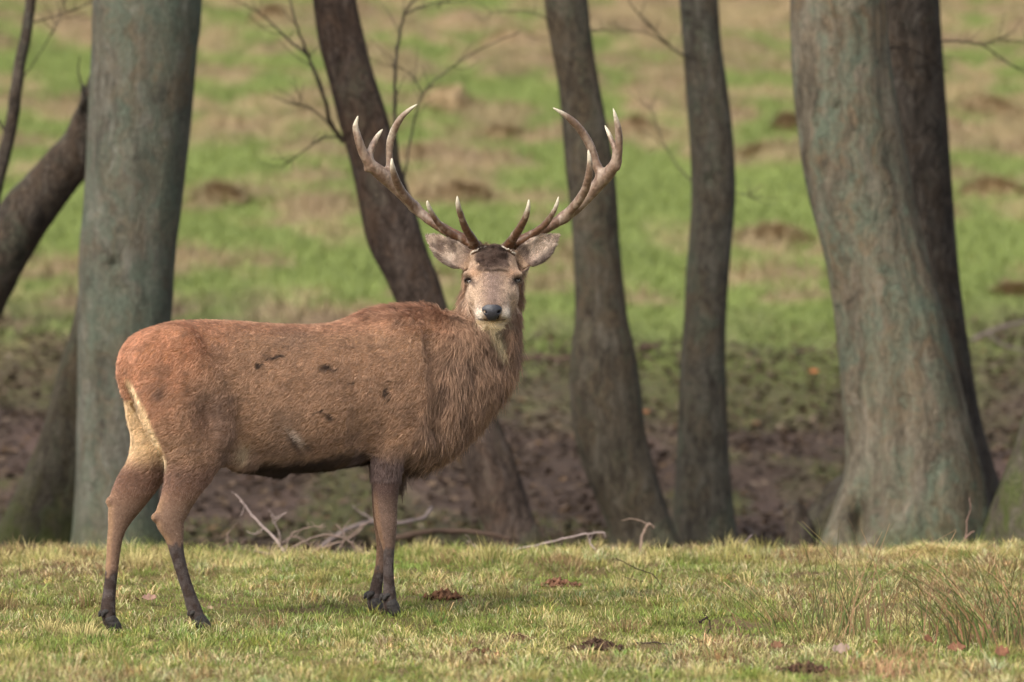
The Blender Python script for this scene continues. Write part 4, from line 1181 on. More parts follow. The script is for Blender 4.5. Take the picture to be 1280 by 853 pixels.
lock = vnoise(pp, 0.013, 320, 2) + 0.55 * vnoise(pp, 0.035, 322, 2); lock2 = vnoise(pp, (0.02, 0.02, 0.05), 321, 2)
bright = (0.92 + 0.30 * lock + 0.20 * lock2 * (neck + 0.3)) * (0.72 + 0.56 * rf.random(NF))
hc = cc * np.clip(bright, 0.3, 1.8)[:, None]
lum = hc.mean(1)[:, None]
hc = (hc * 0.80 + lum * 0.20) * 1.52
pale_tip = rf.random(NF) < 0.10 + 0.12 * neck
hc = np.where(pale_tip[:, None], hc * 1.35 + 0.01, hc)
# leave the eyes, nose and hooves free
ok = np.ones(NF, bool)
for c_, out_, s_ in EYES:
    ok &= np.linalg.norm((pp - (c_ + out_ * 0.010)) * np.array([1, 1, 1.25]), axis=1) > 0.0135
ok &= ~((np.abs(uv - 615) < 12.5 - 0.35 * np.clip(vv_ - 390, 0, 30)) & (vv_ > 381) & (vv_ < 401.5) & (pp[:, 1] < HD - 0.2))
pp3 = np.stack([p0, p1, p2], 1)[ok]; hc = hc[ok]; NFk = len(pp3)
hcv = bpy.data.hair_curves.new('fur')
hcv.add_curves([3] * NFk)
hcv.attributes['position'].data.foreach_set('vector', (pp3 - RL).astype(np.float32).ravel())
ra_ = hcv.attributes.get('radius') or hcv.attributes.new('radius', 'FLOAT', 'POINT')
rb = 0.00065 + 0.0003 * neck[ok]
rb = np.where(hd[ok], 0.00045, rb)
ra_.data.foreach_set('value', (np.stack([rb, rb * 0.85, rb * 0.25], 1)).astype(np.float32).ravel())
at = hcv.attributes.new('col', 'FLOAT_COLOR', 'CURVE')
c4 = np.ones((NFk, 4), np.float32); c4[:, :3] = hc
at.data.foreach_set('color', c4.ravel())
hcv.materials.append(M['hair'])
fo = bpy.data.objects.new('fur', hcv); COL.objects.link(fo); fo.parent = root
fo['kind'] = 'stuff'

# eyes ---------------------------------------------------------------------
def ico(c, r_, name, mt, parent, colf=None, nseg=28, nring=18, dirv=None, scale=(1, 1, 1)):
    th = np.linspace(0, pi, nring); ph = np.linspace(0, 2 * pi, nseg, endpoint=False)
    d = np.array([[math.sin(a) * math.cos(b_), math.sin(a) * math.sin(b_), math.cos(a)] for a in th for b_ in ph])
    if dirv is not None:
        q = Vector(dirv).to_track_quat('Z', 'Y').to_matrix(); d = d @ np.array(q).T
    a = np.arange(nseg); b_ = (a + 1) % nseg
    f = np.concatenate([np.stack([i * nseg + a, i * nseg + b_, (i + 1) * nseg + b_, (i + 1) * nseg + a], 1) for i in range(nring - 1)])[:, ::-1]
    return make_mesh(name, c + d * r_ * np.array(scale), f, mt, parent, col=None if colf is None else colf(d))
m_, nt_, b_ = mat('eyeball', 0.12, 0.6); nt_.links.new(attr(nt_), b_.inputs['Base Color'])
b_.inputs['Coat Weight'].default_value = 0.5; b_.inputs['Coat Roughness'].default_value = 0.05
M['eye'] = m_
for c_, out_, s_ in EYES:
    look = np.array([0.25 * s_, -1, 0.0]); look /= np.linalg.norm(look)
    def ecol(d):
        q = d - look * (d @ look)[:, None]
        xx, zz = q[:, 0], q[:, 2]; rr_ = np.hypot(xx, zz) + (d @ look < 0) * 9
        c = np.ones((len(d), 3)) * lin((70, 56, 50))
        c[:] = lin((40, 32, 30)); c[rr_ < 0.50] = lin((168, 156, 146)); c[rr_ < 0.44] = lin((140, 126, 112))
        c[((xx / 0.33) ** 2 + (zz / 0.21) ** 2 < 1) & (rr_ < 1)] = lin((12, 12, 16))
        return c
    ico(c_ + out_ * 0.0015 - RL, 0.0142, 'eye', M['eye'], root, ecol, 48, 40, look)

# nose pad -------------------------------------------------------------------
nf = Field(Hp(598, 408, -.42), Hp(632, 374, -.20) + np.array([0, 0, 0]), 0.0022)
lo_ = nf.lo; 
sl = tuple(slice(0, n_) for n_ in nf.n)
gxx = np.meshgrid(*[nf.lo[k] + nf.h * np.arange(nf.n[k]) for k in range(3)], indexing='ij')
gp = np.stack(gxx, -1)
hf = fld.sample(gp)
ux = (640 + F * gp[..., 0] / gp[..., 1]); vy = 426.5 + (CAM_Z - gp[..., 2]) * F / gp[..., 1]
sx = np.abs(ux - 615)
half = np.interp(vy, [380.5, 382.5, 385, 389, 393, 396, 399, 401.5, 402], [6, 10, 12.5, 12.3, 10.0, 7.4, 5.6, 4.5, 0.0])
reg = (sx - half) * PXM
reg = np.maximum(reg, np.maximum((380.8 - vy), (vy - 401)) * PXM)
shell = np.maximum(hf - 0.0045, reg * 0.8)
shell = np.maximum(shell, -(hf + 0.012))
for s_ in (-1, 1):
    cpos = fld.front(615 + s_ * 8.2, 390.0, 20.1, 20.6)
    e = gp - (cpos + np.array([s_ * 0.002, -0.004, 0]))
    ang_ = 0.6 * s_
    ex_, ez_ = e[..., 0] * math.cos(ang_) + e[..., 2] * math.sin(ang_), -e[..., 0] * math.sin(ang_) + e[..., 2] * math.cos(ang_)
    nd = (np.sqrt((ex_ / 0.0095) ** 2 + (e[..., 1] / 0.014) ** 2 + (ez_ / 0.0058) ** 2) - 1) * 0.006
    shell = np.maximum(shell, -nd)
nf.a = np.clip(shell, -0.05, 0.05).astype(np.float32)
nf.a[0], nf.a[-1], nf.a[:, 0], nf.a[:, -1], nf.a[:, :, 0], nf.a[:, :, -1] = (0.05,) * 6
nv, nq = nf.mesh()
lab_ = np.arange(len(nv))
while True:
    m0 = lab_[nq].min(1); new = lab_.copy()
    for k in range(4): np.minimum.at(new, nq[:, k], m0)
    if (new == lab_).all(): break
    lab_ = new
big_ = np.bincount(lab_).argmax(); nq = nq[lab_[nq[:, 0]] == big_]
use = np.unique(nq); remap = np.zeros(len(nv), int); remap[use] = np.arange(len(use)); nv, nq = nv[use], remap[nq]
make_mesh('nose', nv - RL, nq, M['nose'], root)

# antlers ---------------------------------------------------------------------
def Z2(x_, y_): return 420 + x_ / 3.368, 110 + y_ / 3.368
def arow(q):
    x_, y_, dy, wz = q
    px, py = Z2(x_, y_)
    return [*Hp(px, py, dy), wz / 3.368 / 2 * PXM * 1.03, 1.0]
LEFT = dict(
    beam=[(600, 690, .03, 50), (585, 668, .04, 50), (540, 640, .05, 46), (470, 603, .08, 42), (400, 560, .11, 40), (340, 512, .13, 40), (280, 450, .13, 44), (232, 400, .11, 52), (190, 362, .08, 56), (145, 322, .05, 44), (115, 275, .03, 36), (95, 220, .01, 31), (82, 165, 0, 22), (92, 120, -.01, 6)],
    tines=[[(592, 672, .02, 44), (572, 635, -.03, 36), (545, 590, -.10, 30), (525, 535, -.15, 24), (513, 490, -.18, 17), (510, 456, -.19, 5)],
           [(560, 655, .04, 34), (500, 625, .02, 30), (440, 580, -.02, 26), (405, 530, -.06, 19), (388, 495, -.08, 13), (384, 475, -.09, 4)],
           [(330, 500, .12, 40), (290, 455, .07, 34), (262, 410, .02, 32), (245, 365, -.03, 27), (237, 330, -.06, 18), (235, 298, -.07, 6)],
           [(215, 370, .10, 40), (226, 330, .10, 30), (224, 280, .10, 27), (228, 230, .09, 30), (246, 175, .07, 29), (275, 125, .04, 23), (310, 92, .02, 15), (343, 69, .01, 4)],
           [(135, 310, .05, 26), (145, 268, .06, 27), (160, 230, .07, 22), (178, 198, .08, 15), (197, 174, .09, 4)],
           [(150, 330, .05, 20), (128, 345, .05, 10), (122, 340, .05, 4)]])
RIGHT = dict(
    beam=[(715, 695, .03, 50), (728, 672, .04, 50), (775, 648, .05, 46), (850, 610, .08, 42), (925, 567, .11, 42), (995, 522, .13, 42), (1058, 460, .13, 46), (1105, 405, .11, 52), (1145, 362, .08, 52), (1178, 310, .05, 38), (1190, 255, .03, 31), (1190, 190, .01, 27), (1180, 135, 0, 18), (1167, 88, -.01, 5)],
    tines=[[(722, 672, .02, 44), (745, 635, -.03, 36), (775, 590, -.10, 31), (798, 545, -.15, 25), (809, 505, -.18, 17), (812, 470, -.19, 5)],
           [(770, 650, .04, 34), (830, 615, .02, 30), (880, 575, -.02, 26), (912, 530, -.06, 19), (930, 490, -.08, 13), (937, 458, -.09, 4)],
           [(960, 545, .12, 42), (1010, 490, .07, 36), (1048, 430, .02, 33), (1064, 370, -.03, 29), (1068, 310, -.06, 20), (1062, 263, -.07, 6)],
           [(1120, 370, .10, 44), (1095, 320, .10, 36), (1070, 245, .09, 34), (1035, 185, .07, 32), (995, 140, .04, 28), (950, 105, .02, 16), (913, 84, .01, 4)],
           [(1180, 290, .05, 22), (1170, 245, .06, 20), (1158, 215, .07, 17), (1145, 185, .08, 13), (1132, 158, .09, 4)],
           [(1175, 330, .05, 24), (1186, 335, .05, 14), (1194, 310, .05, 8)]])
for A in (LEFT, RIGHT):
    allp = [arow(q) for q in A['beam']] + [arow(q) for tn in A['tines'] for q in tn]
    ap = np.array(allp)
    af = Field(ap[:, :3].min(0) - 0.05, ap[:, :3].max(0) + 0.05, 0.0032)
    af.chain([arow(q) for q in A['beam']], XA, 0.01, n=60)
    tips = [ap[len(A['beam']) - 1, :3]]
    for tn in A['tines']:
        af.chain([arow(q) for q in tn], XA, 0.018, n=24)
        tips.append(np.array(arow(tn[-1])[:3]))
    av, aq = af.mesh()
    an = af.normals(av)
    basep = ap[0, :3]
    # pearled, ridged lower beam
    dist = np.linalg.norm(av - basep, axis=1)
    ridge = vnoise(av, 0.010, 401, 2) + 0.5 * vnoise(av, (0.02, 0.02, 0.006), 402, 2)
    av = av + an * (0.0018 * ridge * np.exp(-dist / 0.4))[:, None]
    dt = np.min([np.linalg.norm(av - tp, axis=1) for tp in tips[:-1]], axis=0)
    pal_t = 1 - sstep(0.005, 0.075, dt + 0.014 * ridge)
    hgt = sstep(0.08, 0.45, dist)[:, None]
    c = lin((86, 58, 38)) * (1 - hgt) + lin((118, 96, 80)) * hgt
    c = c * (1 + 0.22 * ridge[:, None])
    gro = vnoise(av, (0.006, 0.006, 0.05), 404, 2)[:, None] + 0.7 * vnoise(av, 0.0065, 405, 1)[:, None]
    c = c * (1 + 0.24 * gro)
    av = av + an * 0.0006 * gro
    worn = sstep(0.2, 0.6, vnoise(av, (0.02, 0.02, 0.05), 403, 2) + 0.3 * hgt[:, 0])[:, None] * 0.45
    c = c * (1 - worn) + lin((168, 150, 132)) * worn
    c = c * (1 - pal_t[:, None] * 0.9) + lin((214, 204, 180)) * pal_t[:, None] * 0.9
    ao = make_mesh('antler', av - RL, aq, M['antler'], root, col=c)
    # burr: ring of pale pearls round the base
    a0, a1 = np.array(arow(A['beam'][0])[:3]), np.array(arow(A['beam'][2])[:3])
    ax_ = (a1 - a0) / np.linalg.norm(a1 - a0)
    s_ = 1 if A is RIGHT else -1
    ctr = Hp(616.5 + s_ * 18, 313.5, .0)
    ax_ = np.array([0.42 * s_, 0.1, 0.9]); ax_ /= np.linalg.norm(ax_)
    u_ = np.cross(ax_, [0, 1, 0]); u_ /= np.linalg.norm(u_); v2 = np.cross(ax_, u_)
    mb = MB(); rg = np.random.default_rng(8)
    for k in range(26):
        a_ = 2 * pi * k / 26 + rg.normal() * 0.05
        pc = ctr + (u_ * math.cos(a_) + v2 * math.sin(a_)) * 0.034 + ax_ * rg.normal() * 0.0015
        d = np.array([[0, 0, 1], [1, 0, 0], [0, 1, 0], [-1, 0, 0], [0, -1, 0], [0, 0, -1], [.7, .7, .1], [-.7, .7, .1], [-.7, -.7, .1], [.7, -.7, .1]], float)
        rr_ = 0.0038 + 0.0024 * rg.random()
        hull_f = np.array([[0, 1, 6], [0, 6, 2], [0, 2, 7], [0, 7, 3], [0, 3, 8], [0, 8, 4], [0, 4, 9], [0, 9, 1], [5, 6, 1], [5, 2, 6], [5, 7, 2], [5, 3, 7], [5, 8, 3], [5, 4, 8], [5, 9, 4], [5, 1, 9]])
        mb.add(pc + d * rr_ - RL, hull_f, lin((206, 194, 176)) * (0.6 + 0.5 * rg.random()))
    ring = np.array([ctr + (u_ * math.cos(a_) + v2 * math.sin(a_)) * 0.029 for a_ in np.linspace(0, 2 * pi, 25)])
    mb.tube(ring - RL, np.full(25, 0.006), 8, lin((110, 86, 66)))
    bo = mb.build('burr', M['antler'], ao)

# hooves ---------------------------------------------------------------------
def hoof(px, py, lat, fx, tip_dx):
    c, mpp = B(px, py, lat)
    g = gz(c[0], c[1])
    hf_ = Field(c + np.array([-0.12, -0.1, -0.10]), c + np.array([0.14, 0.1, 0.07]), 0.003)
    for s_ in (-1, 1):
        a0 = c + NL * 0.013 * s_ + UP * 0.022; a1 = c + NL * 0.016 * s_ + FW * tip_dx * 0.6 * mpp - UP * 0.006; a2 = c + NL * 0.014 * s_ + FW * tip_dx * mpp; a2[2] = c[2] - 0.022
        hf_.chain([[*a0, 0.024, 1.3], [*a1, 0.023, 1.4], [*a2, 0.010, 0.9]], NL, 0.006)
        dcl = c - FW * 0.030 + NL * 0.016 * s_ + UP * 0.050
        hf_.chain([[*(dcl + FW * 0.015 + UP * 0.008), 0.010, 1], [*dcl, 0.008, 1], [*(dcl - UP * 0.014 - FW * 0.006), 0.004, 1]], NL, 0.006)
    v_, q_ = hf_.mesh()
    v_ = v_ + hf_.normals(v_) * (0.0015 * vnoise(v_, 0.012, 420, 2))[:, None]
    make_mesh('hoof', v_ - RL, q_, M['hoof'], root)
    return c, g
for hv in HOOVES:
    c, g = hoof(*hv)
    print('hoof bottom z', round(c[2] - 0.03, 3), 'ground', round(g, 3), 'D', round(c[1], 2))

# ------------------------------------------------------------------ sticks, leaves, rushes, soil
def stick(name, label, cat, paths, D, col, twigs=0, group=None):
    rn2 = random.Random(len(label)); root_ = None
    W0 = P(paths[0][0][0][0], paths[0][0][0][1], D)
    for pts, r0, r1 in paths:
        e = MB()
        W = np.array([P(a, b_, D + c) for a, b_, c in pts]); n = max(8, len(pts) * 4)
        S = spline(W, n)
        S[1:-1] += np.array([[rn2.uniform(-1, 1) for _ in range(3)] for _ in range(n - 2)]) * 0.0035
        e.tube(S - W0, np.linspace(r0, r1, n) * D / F * 0.66 * (1 + 0.15 * np.sin(np.arange(n) * 2.1)), 7, lin(col) * rn2.uniform(0.85, 1.1))
        for _ in range(twigs):
            i = rn2.randrange(2, n - 1); d = np.array([rn2.uniform(-1, 1), rn2.uniform(-.6, .6), rn2.uniform(0, 1)]) * rn2.uniform(.03, .08)
            e.tube(spline([S[i], S[i] + d * 0.5 + np.array([0.004, 0, 0.004]), S[i] + d], 5) - W0, np.linspace(0.0022, 0.001, 5), 5, lin(col))
        o = e.build(name if root_ is None else 'twig', M['stick'], root_)
        if root_ is None:
            o.location = W0; root_ = o
            tag(o, label, cat, group)
    return root_
TW = (150, 134, 128)
stick('fallen_branch', 'pale forked dead branch standing up from the twigs left of the front legs', 'branch',
      [([(362, 704, 0), (352, 684, 0), (330, 660, 0.05), (312, 640, 0.08), (303, 628, .1), (295, 618, .1)], 3.2, 1.2), ([(352, 684, 0), (348, 665, -.05), (341, 650, -.08), (339, 643, -.1)], 2.2, 1.0),
       ([(330, 660, .05), (320, 668, .05), (308, 664, .05)], 1.4, .7), ([(303, 628, .1), (306, 634, .1), (300, 646, .1)], 1.3, .7), ([(341, 655, -.05), (352, 645, -.05), (358, 640, -.05)], 1.0, .5)], 24.9, TW, twigs=2)
stick('fallen_branch', 'tangle of thin dead twigs lying on the crest behind the stag\'s belly', 'branch',
      [([(278, 690, 0), (310, 688, .1), (345, 694, 0), (380, 696, .1)], 2.6, 1.5), ([(350, 696, 0), (375, 680, -.05), (400, 670, 0), (428, 672, 0), (452, 690, 0), (463, 690, 0)], 2.4, 1.3),
       ([(378, 702, 0), (396, 688, .1), (420, 680, .1), (445, 668, .1), (458, 655, .1)], 2.4, 1.2), ([(356, 690, 0), (365, 668, .1), (385, 660, .1), (408, 658, .1)], 1.6, .9),
       ([(408, 700, 0), (425, 684, 0), (430, 668, 0), (420, 655, 0)], 1.8, .9), ([(330, 700, 0), (356, 676, .2), (372, 672, .2), (396, 690, .2)], 1.8, 1.0),
       ([(290, 690, .1), (284, 676, .1), (285, 665, .1)], 1.6, .8), ([(455, 655, 0), (442, 668, 0), (436, 676, 0), (452, 694, 0)], 1.5, .9)], 25.0, (126, 108, 98), twigs=7)
stick('stick', 'long pale stick lying along the crest right of the front legs', 'stick',
      [([(596, 697, 0), (622, 692, 0), (650, 686, 0), (690, 677, 0), (722, 670, 0), (750, 666, 0), (756, 668, 0), (757, 672, 0)], 2.6, 1.4), ([(735, 668, 0), (738, 680, 0), (748, 692, -.1)], 2.0, 1.0),
       ([(604, 694, 0), (596, 684, .1), (584, 676, .1)], 1.3, .7)], 24.6, TW, twigs=1)
stick('stick', 'short twisted twig stub upright on the crest before the bulging trunk', 'stick',
      [([(800, 692, 0), (802, 676, 0), (806, 662, 0), (812, 654, 0)], 3.2, 2.2), ([(812, 656, 0), (800, 651, 0), (788, 649, 0), (777, 651, 0)], 1.6, .8), ([(812, 655, 0), (817, 659, 0), (816, 660, 0)], 2.2, 1)], 24.7, (138, 118, 104))
stick('stick', 'dark thin wiry twig rising from the turf right of centre', 'stick',
      [([(830, 740, 0), (820, 722, 0), (806, 714, 0), (790, 708, 0), (770, 698, 0)], 1.2, .7), ([(812, 728, 0), (798, 726, 0), (778, 720, 0)], 1.0, .6)], 22.3, (60, 48, 42))
stick('stick', 'thin dark stick lying flat in the grass near the bottom centre', 'stick',
      [([(790, 806, 0), (815, 803, 0), (838, 806, 0), (860, 808, 0), (884, 808, 0)], 1.8, 1.0)], 18.9, (66, 54, 48), twigs=1)
stick('stick', 'small hooked dark twig with a bud standing in the grass', 'stick',
      [([(882, 795, 0), (888, 784, 0), (884, 772, 0), (878, 766, 0)], 1.3, .9), ([(884, 772, 0), (876, 778, 0), (874, 777, 0)], 2.0, 1.5)], 19.6, (48, 38, 34))
stick('stick', 'pale broken stick leaning on the grass mound at the right', 'stick',
      [([(1205, 684, 0), (1208, 668, 0), (1209, 650, 0), (1213, 636, 0), (1212, 622, 0)], 1.8, .9), ([(1196, 686, 0), (1212, 668, 0), (1218, 664, 0)], 1.8, 1.2)], 24.6, (128, 104, 92))
stick('stick', 'short pale forked twig on the crest below the bowed trunk', 'stick',
      [([(926, 690, 0), (932, 678, 0), (940, 668, 0)], 1.8, 1.0), ([(930, 684, 0), (924, 676, 0)], 1.2, .7)], 24.9, (130, 116, 116))
stick('fallen_branch', 'blurred grey branch on the ground seen between the stag\'s legs', 'branch',
      [([(395, 690, 0), (430, 664, .1), (468, 652, .2), (500, 654, .2), (528, 648, .3), (540, 634, .4)], 5, 3.5), ([(470, 652, .2), (450, 640, .3), (440, 632, .3)], 2, 1)], 28.6, (112, 100, 96), twigs=1)
stick('fallen_branch', 'reddish brown rotten log low behind the crest by the front legs', 'log',
      [([(470, 678, 0), (520, 668, 0), (560, 664, .1), (610, 668, .1), (640, 676, .1)], 7, 4)], 29.2, (70, 56, 46), twigs=0)
stick('fallen_branch', 'dark fallen bough on the grass between two slender trunks', 'log',
      [([(640, 452, 0), (670, 446, 0), (700, 448, 0), (740, 446, 0), (780, 441, .1), (826, 430, .2)], 5, 3.5)], 44.5, (78, 60, 52), twigs=2)
stick('fallen_branch', 'grey fallen sticks on the leaf litter at the right edge', 'branch',
      [([(1215, 425, 0), (1245, 412, 0), (1275, 404, 0), (1310, 400, 0)], 4, 2.5), ([(1235, 418, 0), (1255, 432, 0), (1290, 440, 0)], 3, 1.8)], 44, (104, 92, 88), twigs=1)

def leaf(px, py, size, col, label, rot, seed, D=None, curl=0.6):
    if D is None: x, y, z = on_ground(px, py, 16, 27)
    else: x, y, z = P(px, py, D)
    r2 = np.random.default_rng(seed); sc_ = size / 2 * y / F
    n = 9; v = []; f = []
    for i in range(n):
        t = i / (n - 1); w_ = math.sin(pi * min(1, t * 0.93 + 0.05)) ** 0.8 * 0.55 * (1 + 0.35 * math.sin(i * 2.4 + seed))
        for j in (-1, 0, 1):
            v.append([(t * 2 - 1) * sc_, j * w_ * sc_, sc_ * (curl * (abs(j) * 0.7 * w_) + curl * 0.7 * (t - 0.4) ** 2 * 2 + 0.1 * r2.random())])
    for i in range(n - 1):
        for j in range(2):
            a_ = i * 3 + j; f.append([a_, a_ + 1, a_ + 4, a_ + 3])
    v = np.array(v)
    tilt = r2.uniform(0.5, 1.2)
    v = np.stack([v[:, 0], v[:, 1] * math.cos(tilt) - v[:, 2] * math.sin(tilt), v[:, 1] * math.sin(tilt) + v[:, 2] * math.cos(tilt)], 1)
    o = make_mesh('dead_leaf', v, np.array(f), M['litter'], col=lin(col) * 0.72 * (0.75 + 0.5 * r2.random((len(v), 1))))
    o.location = (x, y, z + sc_ * 0.45 + 0.012); o.rotation_euler = (0, 0, rot)
    sl_ = o.modifiers.new('thickness', 'SOLIDIFY'); sl_.thickness = 0.0008
    tag(o, label, 'leaf', 'dead leaves in the foreground grass')
for k, a in enumerate([
    (186, 757, 20, (176, 140, 122), 'pinkish brown curled leaf just right of the rearmost hoof', 0.6),
    (170, 758, 12, (110, 84, 62), 'small dark brown leaf beside the pinkish curled one', 2.0),
    (262, 768, 11, (206, 178, 140), 'small cream leaf right of the front hind hoof', 0.9),
    (1158, 812, 26, (160, 112, 82), 'orange brown leaf lying left in the right rush clump', 1.2),
    (1195, 822, 24, (142, 98, 74), 'reddish brown leaf deep in the right rush clump', 0.3),
    (1238, 800, 24, (150, 116, 94), 'pale brown leaf near the right edge behind rushes', -0.4),
    (1250, 828, 26, (168, 116, 88), 'large dull brown leaf low by the right edge', 0.8),
    (1218, 808, 18, (166, 132, 106), 'small light leaf between the rush stems at right', 2.2),
    (1052, 822, 24, (158, 136, 122), 'flat greyish leaf below the middle rush tuft', 0.0),
    (970, 818, 18, (142, 104, 78), 'tan leaf left of the middle rush tuft', 0.5),
    (1098, 775, 14, (150, 92, 62), 'red brown upright leaf in the middle rush tuft', 1.4),
    (934, 706, 15, (130, 84, 62), 'rusty leaf on the crest below the bowed trunk', 0.1),
    (1094, 812, 14, (150, 98, 68), 'orange leaf right of the middle rush tuft', 1.0),
    (440, 690, 16, (150, 108, 84), 'brown leaf on the crest beside the dead twigs', 0.2),
    (398, 694, 16, (140, 98, 76), 'reddish leaf on the crest among the dead twigs', 2.7)]):
    leaf(*a[:5], a[5], 500 + k)
leaf(1017, 470, 13, (170, 100, 60), 'single bright orange leaf on the litter left of the massive trunk', 0.3, 540, D=42)
leaf(807, 520, 10, (150, 96, 62), 'orange leaf on the litter between the two slender trunks', 0.3, 541, D=39)

def soil_heap(px, py, wpx, hpx, label, seed, col=(92, 68, 50)):
    x, y, z = on_ground(px, py, 16, 27)
    r2 = np.random.default_rng(seed); mb = MB()
    W_, H_ = wpx / 2 * y / F, hpx * y / F
    n, m_ = 26, 10
    th = np.linspace(0, 2 * pi, n, endpoint=False)
    V = np.array([[math.cos(t) * W_ * p, math.sin(t) * W_ * 1.2 * p, H_ * (1 - p ** 2) - 0.012 * p] for p in np.linspace(0, 1, m_) for t in th])
    nz_ = vnoise(V + seed, W_ * 0.35, 430, 3)
    V += np.stack([nz_ * 0.2 * W_, nz_ * .2 * W_, nz_ * 0.8 * H_], 1)
    a = np.arange(n); b_ = (a + 1) % n
    mb.add(V, np.concatenate([np.stack([i * n + a, i * n + b_, (i + 1) * n + b_, (i + 1) * n + a], 1) for i in range(m_ - 1)]), lin(col) * (0.8 + 0.25 * nz_[:, None]))
    e = empty('soil_heap', (x, y, z)); tag(e, label, 'soil heap', 'heaps of turned soil in the foreground grass')
    mb.build('earth', M['soil'], e); mb = MB()
    cube = np.array([[0, 0, 1], [1, 0, 0], [0, 1, 0], [-1, 0, 0], [0, -1, 0], [0, 0, -1]], float)
    cf_ = np.array([[0, 1, 2], [0, 2, 3], [0, 3, 4], [0, 4, 1], [5, 2, 1], [5, 3, 2], [5, 4, 3], [5, 1, 4]])
    for _ in range(int(30 + wpx * 1.6)):
        t, p = r2.random() * 2 * pi, math.sqrt(r2.random()) * 1.25
        s_ = 0.004 + 0.011 * r2.random() ** 2
        c = np.array([math.cos(t) * W_ * p, math.sin(t) * W_ * 1.2 * p, max(H_ * (1 - p ** 2), 0.004) + s_ * 0.3])
        mb.add(c + cube * s_ * (0.7 + 0.6 * r2.random((6, 1))), cf_, lin(col) * (0.6 + 0.7 * r2.random()))
    mb.build('crumbs', M['soil'], e)['kind'] = 'stuff'
soil_heap(745, 816, 56, 13, 'dark crumbly soil heap at the bottom centre right of the straw tuft', 31, (78, 60, 48))
soil_heap(555, 751, 40, 8, 'small brown soil heap right of the front hooves', 32, (104, 74, 54))
soil_heap(698, 734, 44, 8, 'flat reddish soil heap below the long pale stick', 33, (122, 88, 68))
soil_heap(600, 822, 46, 8, 'brown dug patch of soil at the left of the straw tuft', 34, (104, 78, 56))
soil_heap(1003, 842, 50, 8, 'dark soil heap at the bottom edge under the middle rushes', 35, (84, 62, 50))
soil_heap(648, 803, 34, 7, 'dark soil crumbs showing on top of the straw tuft patch', 36, (88, 66, 50))

def tuft(px, py, n, h, spread, cols, label, name, cat, wd, seed, lean=0.5, group=None, dirx=0.0, lo_=16, hi_=27, droop=0.2):
    """clump of long stems, each a curved strip"""
    x, y, z = on_ground(px, py, lo_, hi_)
    r2 = np.random.default_rng(seed)
    mpp = y / F
    bx = r2.normal(size=n) * spread * mpp * 0.5; by = r2.normal(size=n) * spread * mpp * 0.9
    H_ = h * mpp * (0.45 + 0.65 * r2.random(n))
    lx = (r2.normal(size=n) * lean + dirx) * H_; ly = r2.normal(size=n) * lean * 0.7 * H_
    gzv = ground_z(x + bx, y + by) - z
    K = 5; ts = np.linspace(0, 1, K)
    a = r2.random(n) * pi
    s_ = np.stack([np.cos(a), np.sin(a), 0 * a], 1) * (wd / 2)
    rows_l, rows_r, cl = [], [], []
    pal_ = np.array([lin(c) for c in cols]); base_c = pal_[r2.integers(0, len(cols), n)] * (0.75 + 0.5 * r2.random((n, 1)))
    for t in ts:
        c = np.stack([bx + lx * t ** 1.6, by + ly * t ** 1.6, gzv + H_ * (t - droop * t ** 3)], 1)
        wv = 1 - 0.8 * t
        rows_l.append(c - s_ * wv); rows_r.append(c + s_ * wv); cl.append(base_c * (0.85 + 0.3 * t))
    V = np.stack([np.stack(rows_l, 1), np.stack(rows_r, 1)], 2).reshape(-1, 3)   # n,K,2
    Cc = np.repeat(np.stack(cl, 1), 2, axis=1).reshape(-1, 3)
    q0 = np.array([[2 * i, 2 * i + 1, 2 * i + 3, 2 * i + 2] for i in range(K - 1)])
    e = empty(name, (x, y, z)); tag(e, label, cat, group)
    if name == 'rush_tuft':
        for i in range(n):
            make_mesh('stem', V[i * 2 * K:(i + 1) * 2 * K], q0, M['blade'], e, col=Cc[i * 2 * K:(i + 1) * 2 * K], smooth=False)
    else:
        k = np.arange(n)[:, None] * (2 * K)
        f = np.concatenate([k + q0[i:i + 1] for i in range(K - 1)])
        make_mesh('blades', V, f, M['blade'], e, col=Cc, smooth=False)['kind'] = 'stuff'
RUSH = [(84, 98, 48), (100, 106, 56), (128, 112, 74), (76, 80, 44), (136, 108, 78)]
STR = [(190, 170, 112), (170, 152, 100), (150, 146, 80), (200, 184, 134)]
tuft(1055, 800, 72, 150, 70, RUSH, 'thin green rush tuft standing in the grass right of centre', 'rush_tuft', 'rushes', 0.0062, 61, 0.34, droop=0.1)
tuft(980, 800, 28, 110, 50, RUSH, 'sparse rush stems leaning left beside the thin rush tuft', 'rush_tuft', 'rushes', 0.0055, 62, 0.3, dirx=-0.9, droop=0.15)
tuft(1250, 812, 190, 150, 70, RUSH + [(152, 112, 84)], 'dense clump of long rushes at the right edge', 'rush_tuft', 'rushes', 0.0060, 63, 0.55, dirx=-0.3, droop=0.15)
tuft(1185, 805, 45, 120, 50, RUSH, 'loose rush stems arching left of the dense right clump', 'rush_tuft', 'rushes', 0.0056, 64, 0.5, dirx=-0.7, droop=0.2)
tuft(1110, 848, 150, 40, 60, [(170, 128, 96), (180, 146, 108), (150, 112, 84)], 'russet dead grass tuft at the bottom edge right', 'grass_tuft', 'grass', 0.0035, 65, 0.5)
tuft(30, 850, 90, 38, 46, [(150, 150, 90), (160, 136, 100), (120, 116, 70)], 'blurred tall grass tuft in the bottom left corner', 'grass_tuft', 'grass', 0.0035, 66, 0.45)
tuft(60, 836, 26, 52, 22, [(140, 120, 84)], 'thin brown stems near the bottom left corner', 'grass_tuft', 'grass', 0.0028, 67, 0.3)
tuft(645, 812, 240, 30, 120, STR, 'wide straw coloured tussock at the bottom centre', 'grass_tuft', 'grass', 0.0035, 68, 1.0, droop=0.4)
